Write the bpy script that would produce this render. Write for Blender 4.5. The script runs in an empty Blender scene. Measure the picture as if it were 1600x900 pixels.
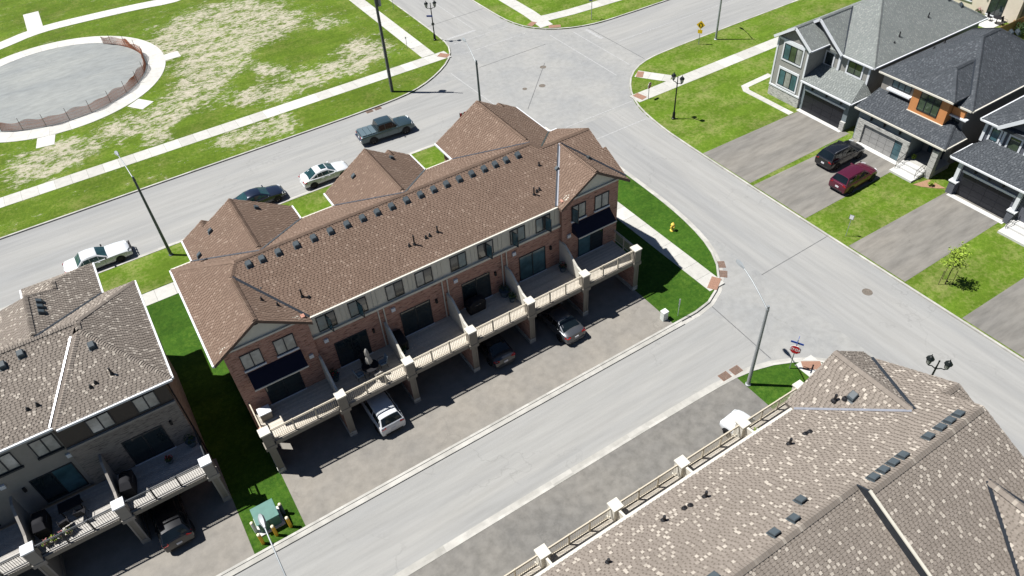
import bpy, bmesh, math, random
from mathutils import Vector, Matrix
random.seed(7)
R = math.radians
sc = bpy.context.scene
COL = sc.collection

# ------------------------------------------------------------------ camera
cam_d = bpy.data.cameras.new('camera'); cam = bpy.data.objects.new('camera', cam_d); COL.objects.link(cam)
cam_d.sensor_width = 36.0; cam_d.lens = 36.0 * 1153.177 / 1600.0
cam_d.clip_start = 0.5; cam_d.clip_end = 3000
_yaw, _pit, _rol = 0.516171776, 0.760119619, -0.0754052307
_f = Vector((math.sin(_yaw) * math.cos(_pit), math.cos(_yaw) * math.cos(_pit), -math.sin(_pit)))
_r = Vector((math.cos(_yaw), -math.sin(_yaw), 0)); _u = _r.cross(_f)
_r2 = math.cos(_rol) * _r + math.sin(_rol) * _u; _u2 = -math.sin(_rol) * _r + math.cos(_rol) * _u
_m = Matrix(((_r2.x, _u2.x, -_f.x), (_r2.y, _u2.y, -_f.y), (_r2.z, _u2.z, -_f.z))).to_4x4()
_m.translation = Vector((0, 0, 40)); cam.matrix_world = _m
sc.camera = cam

# ------------------------------------------------------------------ light
SUN_EL = R(61.5); SH = Vector((0.785, -0.62)).normalized()        # direction in which shadows fall
to_sun = Vector((-SH.x * math.cos(SUN_EL), -SH.y * math.cos(SUN_EL), math.sin(SUN_EL)))
w = bpy.data.worlds.new('World'); sc.world = w; w.use_nodes = True
wn = w.node_tree; bgn = wn.nodes['Background']
sky = wn.nodes.new('ShaderNodeTexSky'); sky.sky_type = 'NISHITA'; sky.sun_disc = False
sky.sun_elevation = SUN_EL; sky.sun_rotation = math.atan2(to_sun.x, to_sun.y); sky.altitude = 1200; sky.air_density = 0.75; sky.dust_density = 0.0; sky.ozone_density = 1.0
wn.links.new(sky.outputs[0], bgn.inputs['Color']); bgn.inputs['Strength'].default_value = 0.05
sun_d = bpy.data.lights.new('sun', 'SUN'); sun_d.energy = 5.0; sun_d.angle = R(0.55); sun_d.color = (1.0, 0.978, 0.94)
sun = bpy.data.objects.new('sun', sun_d); COL.objects.link(sun); sun.location = (0, 0, 80)
sun.rotation_euler = to_sun.to_track_quat('Z', 'Y').to_euler()
sc.view_settings.view_transform = 'Standard'; sc.view_settings.look = 'None'
sc.view_settings.exposure = 0.76; sc.view_settings.gamma = 1.0; sc.cycles.diffuse_bounces = 2; sc.view_settings.use_curve_mapping = False

# ------------------------------------------------------------------ materials
MATS = {}
class NT:
    def __init__(s, name, rough=0.8, metal=0.0, spec=0.3):
        m = bpy.data.materials.new(name); m.use_nodes = True; s.m = m; s.t = m.node_tree; s.n = s.t.nodes
        s.b = s.n['Principled BSDF']; s.b.inputs['Roughness'].default_value = rough; s.b.inputs['Metallic'].default_value = metal
        s.b.inputs['Specular IOR Level'].default_value = spec
        MATS[name] = m
    def new(s, t, **k):
        n = s.n.new(t)
        for a, v in k.items(): setattr(n, a, v)
        return n
    def link(s, a, b): s.t.links.new(a, b)
    def pos(s):
        return s.new('ShaderNodeNewGeometry').outputs['Position']
    def noise(s, scale, detail=4, rough=0.55, vec=None, stretch=None, rot=0.0):
        n = s.new('ShaderNodeTexNoise'); n.inputs['Scale'].default_value = scale; n.inputs['Detail'].default_value = detail; n.inputs['Roughness'].default_value = rough
        v = vec or s.pos()
        if stretch or rot:
            mp = s.new('ShaderNodeMapping'); mp.inputs['Scale'].default_value = stretch or (1, 1, 1); mp.inputs['Rotation'].default_value = (0, 0, rot)
            s.link(v, mp.inputs['Vector']); v = mp.outputs[0]
        s.link(v, n.inputs['Vector']); return n.outputs['Fac']
    def ramp(s, fac, stops):
        r = s.new('ShaderNodeValToRGB'); el = r.color_ramp.elements
        while len(el) < len(stops): el.new(0.5)
        for e, (p, c) in zip(el, stops):
            e.position = p; e.color = (c, c, c, 1) if isinstance(c, (int, float)) else (*c, 1)
        s.link(fac, r.inputs['Fac']); return r.outputs['Color']
    def mix(s, a, b, fac, mode='MIX'):
        n = s.new('ShaderNodeMix', data_type='RGBA', blend_type=mode)
        for sock, v in ((n.inputs['Factor'], fac), (n.inputs['A'], a), (n.inputs['B'], b)):
            if isinstance(v, bpy.types.NodeSocket): s.link(v, sock)
            elif isinstance(v, (int, float)): sock.default_value = v
            else: sock.default_value = (*v, 1)
        return n.outputs['Result']
    def math(s, op, a, b=0.0, c=None):
        n = s.new('ShaderNodeMath', operation=op)
        for i, v in enumerate((a, b) if c is None else (a, b, c)):
            if isinstance(v, bpy.types.NodeSocket): s.link(v, n.inputs[i])
            else: n.inputs[i].default_value = v
        return n.outputs[0]
    def color(s, c):
        if isinstance(c, bpy.types.NodeSocket): s.link(c, s.b.inputs['Base Color'])
        else: s.b.inputs['Base Color'].default_value = (*c, 1)
    def bump(s, h, strength=0.3, dist=0.02):
        b = s.new('ShaderNodeBump'); b.inputs['Strength'].default_value = strength; b.inputs['Distance'].default_value = dist
        s.link(h, b.inputs['Height']); s.link(b.outputs[0], s.b.inputs['Normal'])
    def attr(s, name):
        a = s.new('ShaderNodeAttribute'); a.attribute_name = name; return a.outputs['Fac']

def plain(name, c, rough=0.6, metal=0.0, var=0.12, scale=3.0, spec=0.3, coat=0.0):
    t = NT(name, rough, metal, spec)
    n = t.noise(scale, 5)
    f = t.ramp(n, [(0.3, 1 - var), (0.7, 1 + var)]) if False else t.ramp(n, [(0.25, 1 - 2 * var), (0.75, 1.0)])
    t.color(t.mix(c, f, 1.0, 'MULTIPLY'))
    if coat: t.b.inputs['Coat Weight'].default_value = coat; t.b.inputs['Coat Roughness'].default_value = 0.04
    return t.m

def shingle_mat(name, stops, light=(0.5, 0.44, 0.36)):
    t = NT(name, 0.92, 0, 0.12)
    c = t.ramp(t.attr('tint'), stops)
    big = t.ramp(t.noise(0.35, 3), [(0.3, 0.92), (0.7, 1.0)])
    c = t.mix(c, big, 1.0, 'MULTIPLY')
    fine = t.ramp(t.noise(60, 3), [(0.3, 0.85), (0.7, 1.05)])
    c = t.mix(c, fine, 1.0, 'MULTIPLY')
    streak = t.ramp(t.noise(1.1, 4), [(0.35, 0.95), (0.6, 1.0)])
    t.color(t.mix(c, streak, 1.0, 'MULTIPLY'))
    t.bump(t.noise(110, 2), 0.35, 0.01); return t.m

def grass_mat(name, a, b, dry, dry_lo, dry_hi, bare=False):
    t = NT(name, 0.95, 0, 0.1)
    n1 = t.noise(0.35, 6, 0.6); n2 = t.noise(3.5, 5, 0.65); n3 = t.noise(26, 3, 0.7)
    c = t.mix(a, b, t.ramp(n2, [(0.32, 0.0), (0.68, 1.0)]))
    c = t.mix(c, dry, t.ramp(t.math('MULTIPLY_ADD', n2, 0.45, t.math('MULTIPLY', n1, 0.55)), [(dry_lo, 0.0), (dry_hi, 1.0)]))
    c = t.mix(c, t.ramp(n3, [(0.3, 0.5), (0.65, 1.12)]), 1.0, 'MULTIPLY'); c = t.mix(c, t.ramp(t.noise(0.16, 5, 0.65), [(0.35, 0.74), (0.65, 1.0)]), 1.0, 'MULTIPLY')
    mow = t.noise(0.9, 2, 0.5, stretch=(0.12, 1.0, 1.0)); c = t.mix(c, t.ramp(mow, [(0.4, 0.88), (0.6, 1.0)]), 1.0, 'MULTIPLY')
    rel = n3
    if bare:
        at = t.attr('bare')
        nb = t.math('ADD', t.math('MULTIPLY', t.noise(0.55, 8, 0.8, stretch=(0.8, 1.2, 1)), 0.45), t.math('MULTIPLY', t.noise(2.4, 8, 0.85, stretch=(0.7, 1.2, 1)), 0.55))
        msk = t.ramp(t.math('ADD', nb, t.math('MULTIPLY', at, 0.125)), [(0.538, 0.0), (0.59, 0.72), (0.68, 1.0)])
        soil = t.mix((0.29, 0.255, 0.20), (0.49, 0.445, 0.375), t.ramp(t.noise(7, 6, 0.7), [(0.3, 0.0), (0.7, 1.0)]))
        c = t.mix(c, soil, msk)
    t.color(c); t.bump(n3, 0.6, 0.05); return t.m

def asphalt_mat(name, c, var=0.16, warm=(1.0, 0.97, 0.92), stretch=(1, 1, 1), stain=0.25):
    t = NT(name, 0.9, 0, 0.25)
    n1 = t.noise(0.22, 6, 0.6, stretch=stretch); n2 = t.noise(1.6, 7, 0.62, stretch=stretch); n3 = t.noise(55, 3, 0.7)
    lo = tuple(x * (1 - var) for x in c); hi = tuple(x * (1 + var) * y for x, y in zip(c, warm))
    col = t.mix(lo, hi, t.ramp(n1, [(0.3, 0.0), (0.7, 1.0)]))
    col = t.mix(col, t.ramp(n2, [(0.3, 1 - stain), (0.62, 1.0)]), 1.0, 'MULTIPLY')
    col = t.mix(col, t.ramp(n3, [(0.3, 0.82), (0.7, 1.08)]), 1.0, 'MULTIPLY')
    # fine crazing
    vo = t.new('ShaderNodeTexVoronoi', feature='DISTANCE_TO_EDGE'); vo.inputs['Scale'].default_value = 0.16; vo.inputs['Randomness'].default_value = 1.0
    wv = t.new('ShaderNodeVectorMath', operation='ADD'); nz = t.new('ShaderNodeTexNoise'); nz.inputs['Scale'].default_value = 0.7; nz.inputs['Detail'].default_value = 5
    p = t.pos(); t.link(p, nz.inputs['Vector']); sc_ = t.new('ShaderNodeVectorMath', operation='SCALE'); sc_.inputs['Scale'].default_value = 3.0
    t.link(nz.outputs['Color'], sc_.inputs[0]); t.link(p, wv.inputs[0]); t.link(sc_.outputs[0], wv.inputs[1]); t.link(wv.outputs[0], vo.inputs['Vector'])
    cr = t.ramp(vo.outputs['Distance'], [(0.0, 0.0), (0.006, 1.0)])
    crm = t.math('MAXIMUM', cr, t.ramp(t.noise(0.13, 2), [(0.50, 1.0), (0.58, 0.55)]))
    col = t.mix(col, t.ramp(crm, [(0.0, 0.74), (1.0, 1.0)]), 1.0, 'MULTIPLY')
    t.color(col); t.bump(n3, 0.25, 0.01); return t.m

def brick_mat(name, c1, c2, mortar):
    t = NT(name, 0.9, 0, 0.15)
    g = t.new('ShaderNodeSeparateXYZ'); t.link(t.pos(), g.inputs[0]); cb = t.new('ShaderNodeCombineXYZ')
    t.link(t.math('ADD', g.outputs['X'], g.outputs['Y']), cb.inputs['X']); t.link(g.outputs['Z'], cb.inputs['Y'])
    br = t.new('ShaderNodeTexBrick'); br.inputs['Scale'].default_value = 1.0; br.inputs['Brick Width'].default_value = 0.26; br.inputs['Row Height'].default_value = 0.085
    br.inputs['Mortar Size'].default_value = 0.008; br.inputs['Bias'].default_value = 0.0
    br.inputs['Color1'].default_value = (*c1, 1); br.inputs['Color2'].default_value = (*c2, 1); br.inputs['Mortar'].default_value = (*mortar, 1)
    t.link(cb.outputs[0], br.inputs['Vector'])
    st = t.ramp(t.noise(2.2, 4, stretch=(1, 1, 6)), [(0.36, 0.45), (0.47, 1.0)])
    t.color(t.mix(br.outputs['Color'], st, 1.0, 'MULTIPLY'))
    t.bump(br.outputs['Fac'], -0.4, 0.01); return t.m

def lined_mat(name, c, period, axis, depth=0.75, rough=0.7):
    """boards: a thin dark joint every `period` metres along axis"""
    t = NT(name, rough, 0, 0.3)
    g = t.new('ShaderNodeSeparateXYZ'); t.link(t.pos(), g.inputs[0])
    a = g.outputs[axis] if axis != 'XY' else t.math('ADD', g.outputs['X'], g.outputs['Y'])
    fr = t.math('FRACT', t.math('DIVIDE', a, period))
    j = t.ramp(fr, [(0.0, depth), (0.12, 1.0), (0.97, 1.0), (1.0, depth)])
    col = t.mix(c, t.ramp(t.noise(4, 4), [(0.3, 0.85), (0.7, 1.0)]), 1.0, 'MULTIPLY')
    t.color(t.mix(col, j, 1.0, 'MULTIPLY')); t.bump(j, 0.3, 0.01); return t.m

def tint_mat(name, stops, rough=0.8, scale=5.0, lo=0.82):
    t = NT(name, rough, 0, 0.25)
    c = t.ramp(t.attr('tint'), stops)
    c = t.mix(c, t.ramp(t.noise(scale, 6, 0.6), [(0.3, lo), (0.7, 1.0)]), 1.0, 'MULTIPLY')
    t.color(t.mix(c, t.ramp(t.noise(45, 2), [(0.3, 0.88), (0.7, 1.04)]), 1.0, 'MULTIPLY')); return t.m

def glass_mat(name, c, rough=0.06, spec=0.8):
    t = NT(name, rough, 0, spec)
    n = t.noise(1.3, 3); t.color(t.mix(c, t.ramp(n, [(0.35, 0.55), (0.65, 1.0)]), 1.0, 'MULTIPLY')); return t.m

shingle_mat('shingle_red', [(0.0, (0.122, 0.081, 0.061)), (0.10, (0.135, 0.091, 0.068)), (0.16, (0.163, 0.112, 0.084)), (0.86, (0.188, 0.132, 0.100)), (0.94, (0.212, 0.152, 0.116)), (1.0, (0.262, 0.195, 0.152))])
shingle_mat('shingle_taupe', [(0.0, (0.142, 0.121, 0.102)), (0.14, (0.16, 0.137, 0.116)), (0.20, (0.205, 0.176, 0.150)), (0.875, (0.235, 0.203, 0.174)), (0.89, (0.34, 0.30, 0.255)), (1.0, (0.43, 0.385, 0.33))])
shingle_mat('shingle_grey', [(0.0, (0.15, 0.165, 0.158)), (0.12, (0.18, 0.195, 0.187)), (0.8, (0.225, 0.24, 0.23)), (1.0, (0.28, 0.295, 0.278))])
shingle_mat('shingle_dark', [(0.0, (0.042, 0.047, 0.053)), (0.12, (0.055, 0.061, 0.069)), (0.8, (0.080, 0.088, 0.098)), (1.0, (0.115, 0.124, 0.134))])
grass_mat('grass_park', (0.080, 0.142, 0.012), (0.135, 0.202, 0.020), (0.205, 0.225, 0.06), 0.50, 0.72, True)
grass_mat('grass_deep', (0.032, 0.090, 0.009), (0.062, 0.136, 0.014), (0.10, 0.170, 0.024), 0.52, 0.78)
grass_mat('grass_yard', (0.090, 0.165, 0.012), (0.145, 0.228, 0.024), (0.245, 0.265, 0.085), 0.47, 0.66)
asphalt_mat('asphalt_road', (0.272, 0.276, 0.275), 0.11, stain=0.15)
asphalt_mat('asphalt_along_x', (0.275, 0.278, 0.276), 0.13, stretch=(0.10, 1.3, 1), stain=0.15)
asphalt_mat('asphalt_along_y', (0.275, 0.278, 0.277), 0.13, stretch=(1.3, 0.10, 1), stain=0.15)
asphalt_mat('asphalt_drive', (0.222, 0.210, 0.192), 0.13, stain=0.20)
asphalt_mat('asphalt_dark', (0.175, 0.170, 0.161), 0.16, stain=0.30)
asphalt_mat('asphalt_east', (0.200, 0.191, 0.176), 0.15, stretch=(0.25, 1.2, 1), stain=0.32)
tint_mat('concrete', [(0.0, (0.41, 0.40, 0.368)), (1.0, (0.52, 0.51, 0.48))], 0.85, 2.0, 0.84)
tint_mat('concrete_kerb', [(0.0, (0.37, 0.36, 0.33)), (1.0, (0.49, 0.475, 0.44))], 0.85, 1.2, 0.70)
plain('concrete_white', (0.50, 0.495, 0.475), 0.8, 0, 0.06, 1.5)
plain('underlay_red', (0.13, 0.088, 0.067), 0.9); plain('underlay_taupe', (0.14, 0.118, 0.10), 0.9); plain('underlay_grey', (0.17, 0.18, 0.175), 0.9); plain('underlay_dark', (0.05, 0.055, 0.06), 0.9)
asphalt_mat('gravel_pad', (0.235, 0.25, 0.25), 0.13, stretch=(0.5, 1.4, 1), stain=0.2)
plain('tar', (0.15, 0.15, 0.15), 0.7, 0, 0.2, 4)
plain('line_paint', (0.38, 0.38, 0.375), 0.8, 0, 0.2, 5)
plain('tactile_red', (0.29, 0.165, 0.115), 0.8, 0, 0.15, 8)
plain('grate_rust', (0.22, 0.12, 0.085), 0.8, 0, 0.25, 9)
plain('manhole_iron', (0.17, 0.145, 0.12), 0.8, 0, 0.25, 6)
brick_mat('brick_red', (0.31, 0.150, 0.108), (0.42, 0.230, 0.175), (0.34, 0.27, 0.225))
brick_mat('brick_grey', (0.175, 0.155, 0.137), (0.235, 0.208, 0.184), (0.21, 0.19, 0.17))
brick_mat('stone_grey', (0.36, 0.36, 0.34), (0.48, 0.47, 0.44), (0.28, 0.27, 0.25))
plain('siding_beige', (0.56, 0.53, 0.45), 0.7, 0, 0.05)
plain('stucco_cream', (0.60, 0.53, 0.44), 0.85, 0, 0.05)
plain('trim_cream', (0.54, 0.515, 0.45), 0.6, 0, 0.06)
plain('rail_tan', (0.47, 0.42, 0.335), 0.6, 0, 0.06)
plain('trim_white', (0.60, 0.615, 0.635), 0.5, 0, 0.04)
plain('trim_taupe', (0.205, 0.185, 0.155), 0.6, 0, 0.07)
plain('panel_brown', (0.055, 0.045, 0.038), 0.6, 0, 0.07)
plain('siding_taupe', (0.26, 0.24, 0.215), 0.7, 0, 0.06)
plain('dark_metal', (0.028, 0.033, 0.040), 0.45, 0.3, 0.1)
plain('valley_dark', (0.05, 0.058, 0.07), 0.4, 0.5, 0.1)
plain('valley_bright', (0.42, 0.43, 0.47), 0.35, 0.6, 0.1)
plain('vent_plastic', (0.06, 0.075, 0.085), 0.55, 0, 0.1)
plain('pipe_black', (0.018, 0.018, 0.02), 0.5)
plain('flashing_grey', (0.10, 0.105, 0.12), 0.4, 0.4)
plain('awning_navy', (0.006, 0.007, 0.022), 0.8, 0, 0.1)
lined_mat('siding_grey_h', (0.27, 0.265, 0.245), 0.17, 'Z', 0.78)
lined_mat('siding_grey_v', (0.23, 0.22, 0.205), 0.28, 'Y', 0.6)
lined_mat('siding_blue', (0.10, 0.105, 0.125), 0.17, 'Z', 0.75)
lined_mat('siding_teal', (0.17, 0.20, 0.215), 0.17, 'Z', 0.78)
plain('panel_orange', (0.52, 0.225, 0.085), 0.6, 0, 0.06)
plain('garage_black', (0.016, 0.017, 0.022), 0.4)
plain('garage_grey', (0.30, 0.295, 0.285), 0.5)
plain('garage_taupe', (0.24, 0.22, 0.19), 0.5)
tint_mat('deck_wood', [(0.0, (0.47, 0.425, 0.355)), (1.0, (0.57, 0.52, 0.445))], 0.75, 6, 0.8)
tint_mat('deck_grey', [(0.0, (0.36, 0.34, 0.315)), (1.0, (0.45, 0.43, 0.40))], 0.75, 6, 0.8)
plain('fence_wood', (0.42, 0.24, 0.11), 0.8, 0, 0.15, 4)
glass_mat('glass_dark', (0.02, 0.03, 0.034)); glass_mat('glass_blue', (0.055, 0.125, 0.15), 0.12); glass_mat('glass_blind', (0.30, 0.31, 0.29), 0.15)
glass_mat('glass_green', (0.06, 0.085, 0.05), 0.05); glass_mat('car_glass', (0.006, 0.010, 0.012), 0.05, 0.6); glass_mat('lamp_glass', (0.42, 0.42, 0.38), 0.2)
glass_mat('car_glass_teal', (0.018, 0.055, 0.058), 0.06, 0.7)
plain('tyre', (0.014, 0.014, 0.015), 0.8); plain('rim_alloy', (0.38, 0.38, 0.39), 0.35, 0.7); plain('rim_dark', (0.05, 0.05, 0.055), 0.4, 0.5)
plain('plastic_black', (0.012, 0.012, 0.013), 0.6); plain('chrome', (0.6, 0.6, 0.6), 0.2, 1.0, 0.02)
plain('lamp_clear', (0.55, 0.57, 0.58), 0.15); plain('lamp_red', (0.30, 0.012, 0.012), 0.2); plain('plate_white', (0.6, 0.6, 0.62), 0.5)
plain('pole_grey', (0.33, 0.35, 0.355), 0.5, 0.4, 0.06); plain('pole_dark', (0.115, 0.135, 0.145), 0.45, 0.4, 0.08); plain('pole_wood', (0.115, 0.118, 0.105), 0.9, 0, 0.25, 6)
plain('lamp_black', (0.010, 0.013, 0.013), 0.4, 0.2); plain('sign_red', (0.48, 0.012, 0.022), 0.5); plain('sign_yellow', (0.80, 0.52, 0.012), 0.5); plain('sign_white', (0.75, 0.75, 0.75), 0.5)
plain('sign_blue', (0.015, 0.06, 0.32), 0.5); plain('sign_back', (0.24, 0.25, 0.26), 0.4, 0.5); plain('hydrant_yellow', (0.78, 0.56, 0.10), 0.5); plain('bollard_yellow', (0.62, 0.36, 0.02), 0.6, 0, 0.1); plain('cap_pale', (0.80, 0.72, 0.52), 0.7)
plain('transformer_green', (0.075, 0.185, 0.155), 0.5, 0, 0.12); plain('pedestal_white', (0.62, 0.66, 0.62), 0.6); plain('fabric_grey', (0.34, 0.32, 0.29), 0.9); plain('fabric_black', (0.010, 0.010, 0.013), 0.85)
plain('bark', (0.10, 0.075, 0.05), 0.9, 0, 0.2, 8); plain('leaf_bright', (0.27, 0.38, 0.04), 0.7, 0, 0.2, 6); plain('leaf_dark', (0.035, 0.075, 0.02), 0.7, 0, 0.25, 6); plain('flower_red', (0.42, 0.02, 0.05), 0.7); plain('flower_pink', (0.55, 0.22, 0.25), 0.7)
plain('snow_fence_orange', (0.42, 0.16, 0.085), 0.8, 0, 0.2, 6); plain('mulch', (0.33, 0.20, 0.12), 0.95, 0, 0.2, 12)
plain('chair_blue', (0.20, 0.27, 0.33), 0.6); plain('bin_blue', (0.06, 0.09, 0.12), 0.5)
for nm, c, me in (('paint_white', (0.56, 0.575, 0.59), 0), ('paint_teal', (0.045, 0.075, 0.088), 0.5), ('paint_navy', (0.010, 0.016, 0.035), 0.3), ('paint_black', (0.008, 0.009, 0.012), 0.2),
                  ('paint_maroon', (0.115, 0.012, 0.035), 0.45), ('paint_grey', (0.085, 0.09, 0.10), 0.5), ('paint_charcoal', (0.03, 0.034, 0.042), 0.4), ('paint_tonneau', (0.11, 0.15, 0.17), 0.2)):
    plain(nm, c, 0.32, me, 0.02, 1.0, 0.5, 0.0 if nm == 'paint_tonneau' else 0.9)

# ------------------------------------------------------------------ mesh helpers
ORG = {}
class MB:
    def __init__(s): s.v = []; s.f = []; s.t = []; s.cur = 0.5
    def vert(s, p): s.v.append(tuple(p)); return len(s.v) - 1
    def face(s, idx): s.f.append(tuple(idx)); s.t.append(s.cur)
    def poly(s, pts): s.face([s.vert(p) for p in pts]); return s
    def box(s, x0, x1, y0, y1, z0, z1):
        b = len(s.v)
        for z in (z0, z1):
            for x, y in ((x0, y0), (x1, y0), (x1, y1), (x0, y1)): s.v.append((x, y, z))
        for q in ((0, 3, 2, 1), (4, 5, 6, 7), (0, 1, 5, 4), (1, 2, 6, 5), (2, 3, 7, 6), (3, 0, 4, 7)): s.face([b + i for i in q])
        return s
    def cbox(s, c, d): return s.box(c[0] - d[0] / 2, c[0] + d[0] / 2, c[1] - d[1] / 2, c[1] + d[1] / 2, c[2] - d[2] / 2, c[2] + d[2] / 2)
    def prism(s, pts, z0, z1):
        n = len(pts); a = [s.vert((p[0], p[1], z0)) for p in pts]; b = [s.vert((p[0], p[1], z1)) for p in pts]
        s.face(b); s.face(a[::-1])
        for i in range(n): j = (i + 1) % n; s.face((a[i], a[j], b[j], b[i]))
        return s
    def extrude(s, pts, d):
        """solid from a 3D polygon moved by vector d"""
        n = len(pts); a = [s.vert(p) for p in pts]; b = [s.vert((p[0] + d[0], p[1] + d[1], p[2] + d[2])) for p in pts]
        s.face(a[::-1]); s.face(b)
        for i in range(n): j = (i + 1) % n; s.face((a[i], a[j], b[j], b[i]))
        return s
    def bar(s, p, q, w, h, up=(0, 0, 1)):
        p = Vector(p); q = Vector(q); d = (q - p).normalized(); u = Vector(up); sd = d.cross(u)
        if sd.length < 1e-4: sd = d.cross(Vector((1, 0, 0)))
        sd.normalize(); uu = sd.cross(d); pts = [p + sd * (a * w / 2) + uu * (b * h / 2) for a, b in ((-1, -1), (1, -1), (1, 1), (-1, 1))]
        return s.extrude([tuple(x) for x in pts], tuple(q - p))
    def tube(s, pts, rad, n=8, cap=True):
        pts = [Vector(p) for p in pts]; rs = rad if isinstance(rad, (list, tuple)) else [rad] * len(pts); rings = []
        for i, p in enumerate(pts):
            d = (pts[min(i + 1, len(pts) - 1)] - pts[max(i - 1, 0)]).normalized()
            a = d.cross(Vector((0, 0, 1)))
            if a.length < 1e-3: a = Vector((1, 0, 0))
            a.normalize(); b = d.cross(a)
            rings.append([s.vert(p + (a * math.cos(k * 2 * math.pi / n) + b * math.sin(k * 2 * math.pi / n)) * rs[i]) for k in range(n)])
        for r0, r1 in zip(rings, rings[1:]):
            for k in range(n): s.face((r0[k], r0[(k + 1) % n], r1[(k + 1) % n], r1[k]))
        if cap: s.face(rings[0][::-1]); s.face(rings[-1])
        return s
    def lathe(s, prof, c=(0, 0, 0), n=16):
        rings = [[s.vert((c[0] + r * math.cos(k * 2 * math.pi / n), c[1] + r * math.sin(k * 2 * math.pi / n), c[2] + z)) for k in range(n)] for r, z in prof]
        for r0, r1 in zip(rings, rings[1:]):
            for k in range(n): s.face((r0[k], r0[(k + 1) % n], r1[(k + 1) % n], r1[k]))
        s.face(rings[0][::-1]); s.face(rings[-1]); return s
    def loft(s, rings, close=True, caps=True):
        ids = [[s.vert(p) for p in r] for r in rings]; n = len(ids[0])
        for r0, r1 in zip(ids, ids[1:]):
            for k in range(n if close else n - 1): s.face((r0[k], r0[(k + 1) % n], r1[(k + 1) % n], r1[k]))
        if caps: s.face(ids[0][::-1]); s.face(ids[-1])
        return s
    def build(s, name, mat, parent=None, smooth=False, org=None, bevel=0.0, tint=False, fix=True):
        return mk(name, s, mat, parent, smooth, org, bevel, tint, fix)

def mk(name, mb, mat, parent=None, smooth=False, org=None, bevel=0.0, tint=False, fix=True):
    if org is None:
        xs = [p[0] for p in mb.v]; ys = [p[1] for p in mb.v]; zs = [p[2] for p in mb.v]
        org = Vector(((min(xs) + max(xs)) / 2, (min(ys) + max(ys)) / 2, min(zs)))
    org = Vector(org); me = bpy.data.meshes.new(name)
    me.from_pydata([(p[0] - org.x, p[1] - org.y, p[2] - org.z) for p in mb.v], [], mb.f)
    if tint:
        a = me.attributes.new('tint', 'FLOAT', 'FACE'); a.data.foreach_set('value', mb.t)
    if fix:
        bm = bmesh.new(); bm.from_mesh(me); bmesh.ops.recalc_face_normals(bm, faces=bm.faces); bm.to_mesh(me); bm.free()
    me.materials.append(MATS[mat]); me.update()
    if smooth:
        me.polygons.foreach_set('use_smooth', [True] * len(me.polygons))
        if smooth != 'all':
            try: me.set_sharp_from_angle(angle=R(smooth if smooth is not True else 40))
            except Exception: pass
    o = bpy.data.objects.new(name, me); COL.objects.link(o); ORG[o] = org
    if parent is not None:
        o.parent = parent; o.location = org - ORG[parent]
    else: o.location = org
    if bevel:
        m = o.modifiers.new('bevel', 'BEVEL'); m.width = bevel; m.segments = 2; m.limit_method = 'ANGLE'; m.angle_limit = R(35)
    return o

def inst(src, name, parent, at):
    o = bpy.data.objects.new(name, src.data); COL.objects.link(o); ORG[o] = Vector(at)
    o.parent = parent
    o.location = ORG[o] - (ORG[parent] if parent is not None else Vector())
    return o
def tag(o, label, cat, group=None):
    o['label'] = label; o['category'] = cat
    if group: o['group'] = group
    return o
def thing(name, loc, label, cat, group=None):
    o = bpy.data.objects.new(name, None); COL.objects.link(o); o.empty_display_size = 0.3
    ORG[o] = Vector(loc); o.location = loc
    return tag(o, label, cat, group)
def local_thing(name, label, cat, group=None):
    o = thing(name, (0, 0, 0), label, cat, group); return o
def place(o, loc, rz=0.0, scale=1.0):
    o.location = loc; o.rotation_euler = (0, 0, rz); o.scale = (scale,) * 3
def copy_tree(o, parent=None):
    c = o.copy(); COL.objects.link(c); c.parent = parent; ORG[c] = ORG[o].copy()
    for ch in list(o.children): copy_tree(ch, c)
    return c
def structure(o, label=None):
    o['kind'] = 'structure'
    if label: o['label'] = label
    return o
def stuff(o): o['kind'] = 'stuff'; return o

# ================================================================== the setting
def offset_line(pts, d):
    """polyline moved sideways by d (left of its direction)"""
    out = []
    for i, p in enumerate(pts):
        p = Vector(p); a = Vector(pts[max(i - 1, 0)]); b = Vector(pts[min(i + 1, len(pts) - 1)])
        n1 = (p - a); n2 = (b - p)
        n1 = n1.normalized() if n1.length > 1e-6 else n2.normalized(); n2 = n2.normalized() if n2.length > 1e-6 else n1
        l1 = Vector((-n1.y, n1.x)); l2 = Vector((-n2.y, n2.x)); m = (l1 + l2).normalized(); k = d / max(0.4, m.dot(l1))
        out.append((p.x + m.x * k, p.y + m.y * k))
    return out
def resample(pts, step):
    out = []; acc = 0.0
    P = [Vector(p) for p in pts]; out.append(tuple(P[0])); need = step
    for a, b in zip(P, P[1:]):
        L = (b - a).length; t = 0.0
        while L - t >= need:
            t += need; q = a + (b - a) * (t / L); out.append(tuple(q)); need = step
        need -= (L - t)
    out.append(tuple(P[-1])); return out
def smooth_line(pts, it=2):
    for _ in range(it):
        q = [pts[0]]
        for a, b in zip(pts, pts[1:]):
            q.append((a[0] * .75 + b[0] * .25, a[1] * .75 + b[1] * .25)); q.append((a[0] * .25 + b[0] * .75, a[1] * .25 + b[1] * .75))
        q.append(pts[-1]); pts = q
    return pts
ground = MB().box(-600, 700, -300, 900, -1.0, -0.04).build('ground', 'grass_deep'); structure(ground, 'grassy ground stretching out to the horizon')
road = MB().box(-70, 140, -50, 150, -0.03, 0.0).build('road', 'asphalt_road'); structure(road, 'pale grey asphalt crossing')
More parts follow.
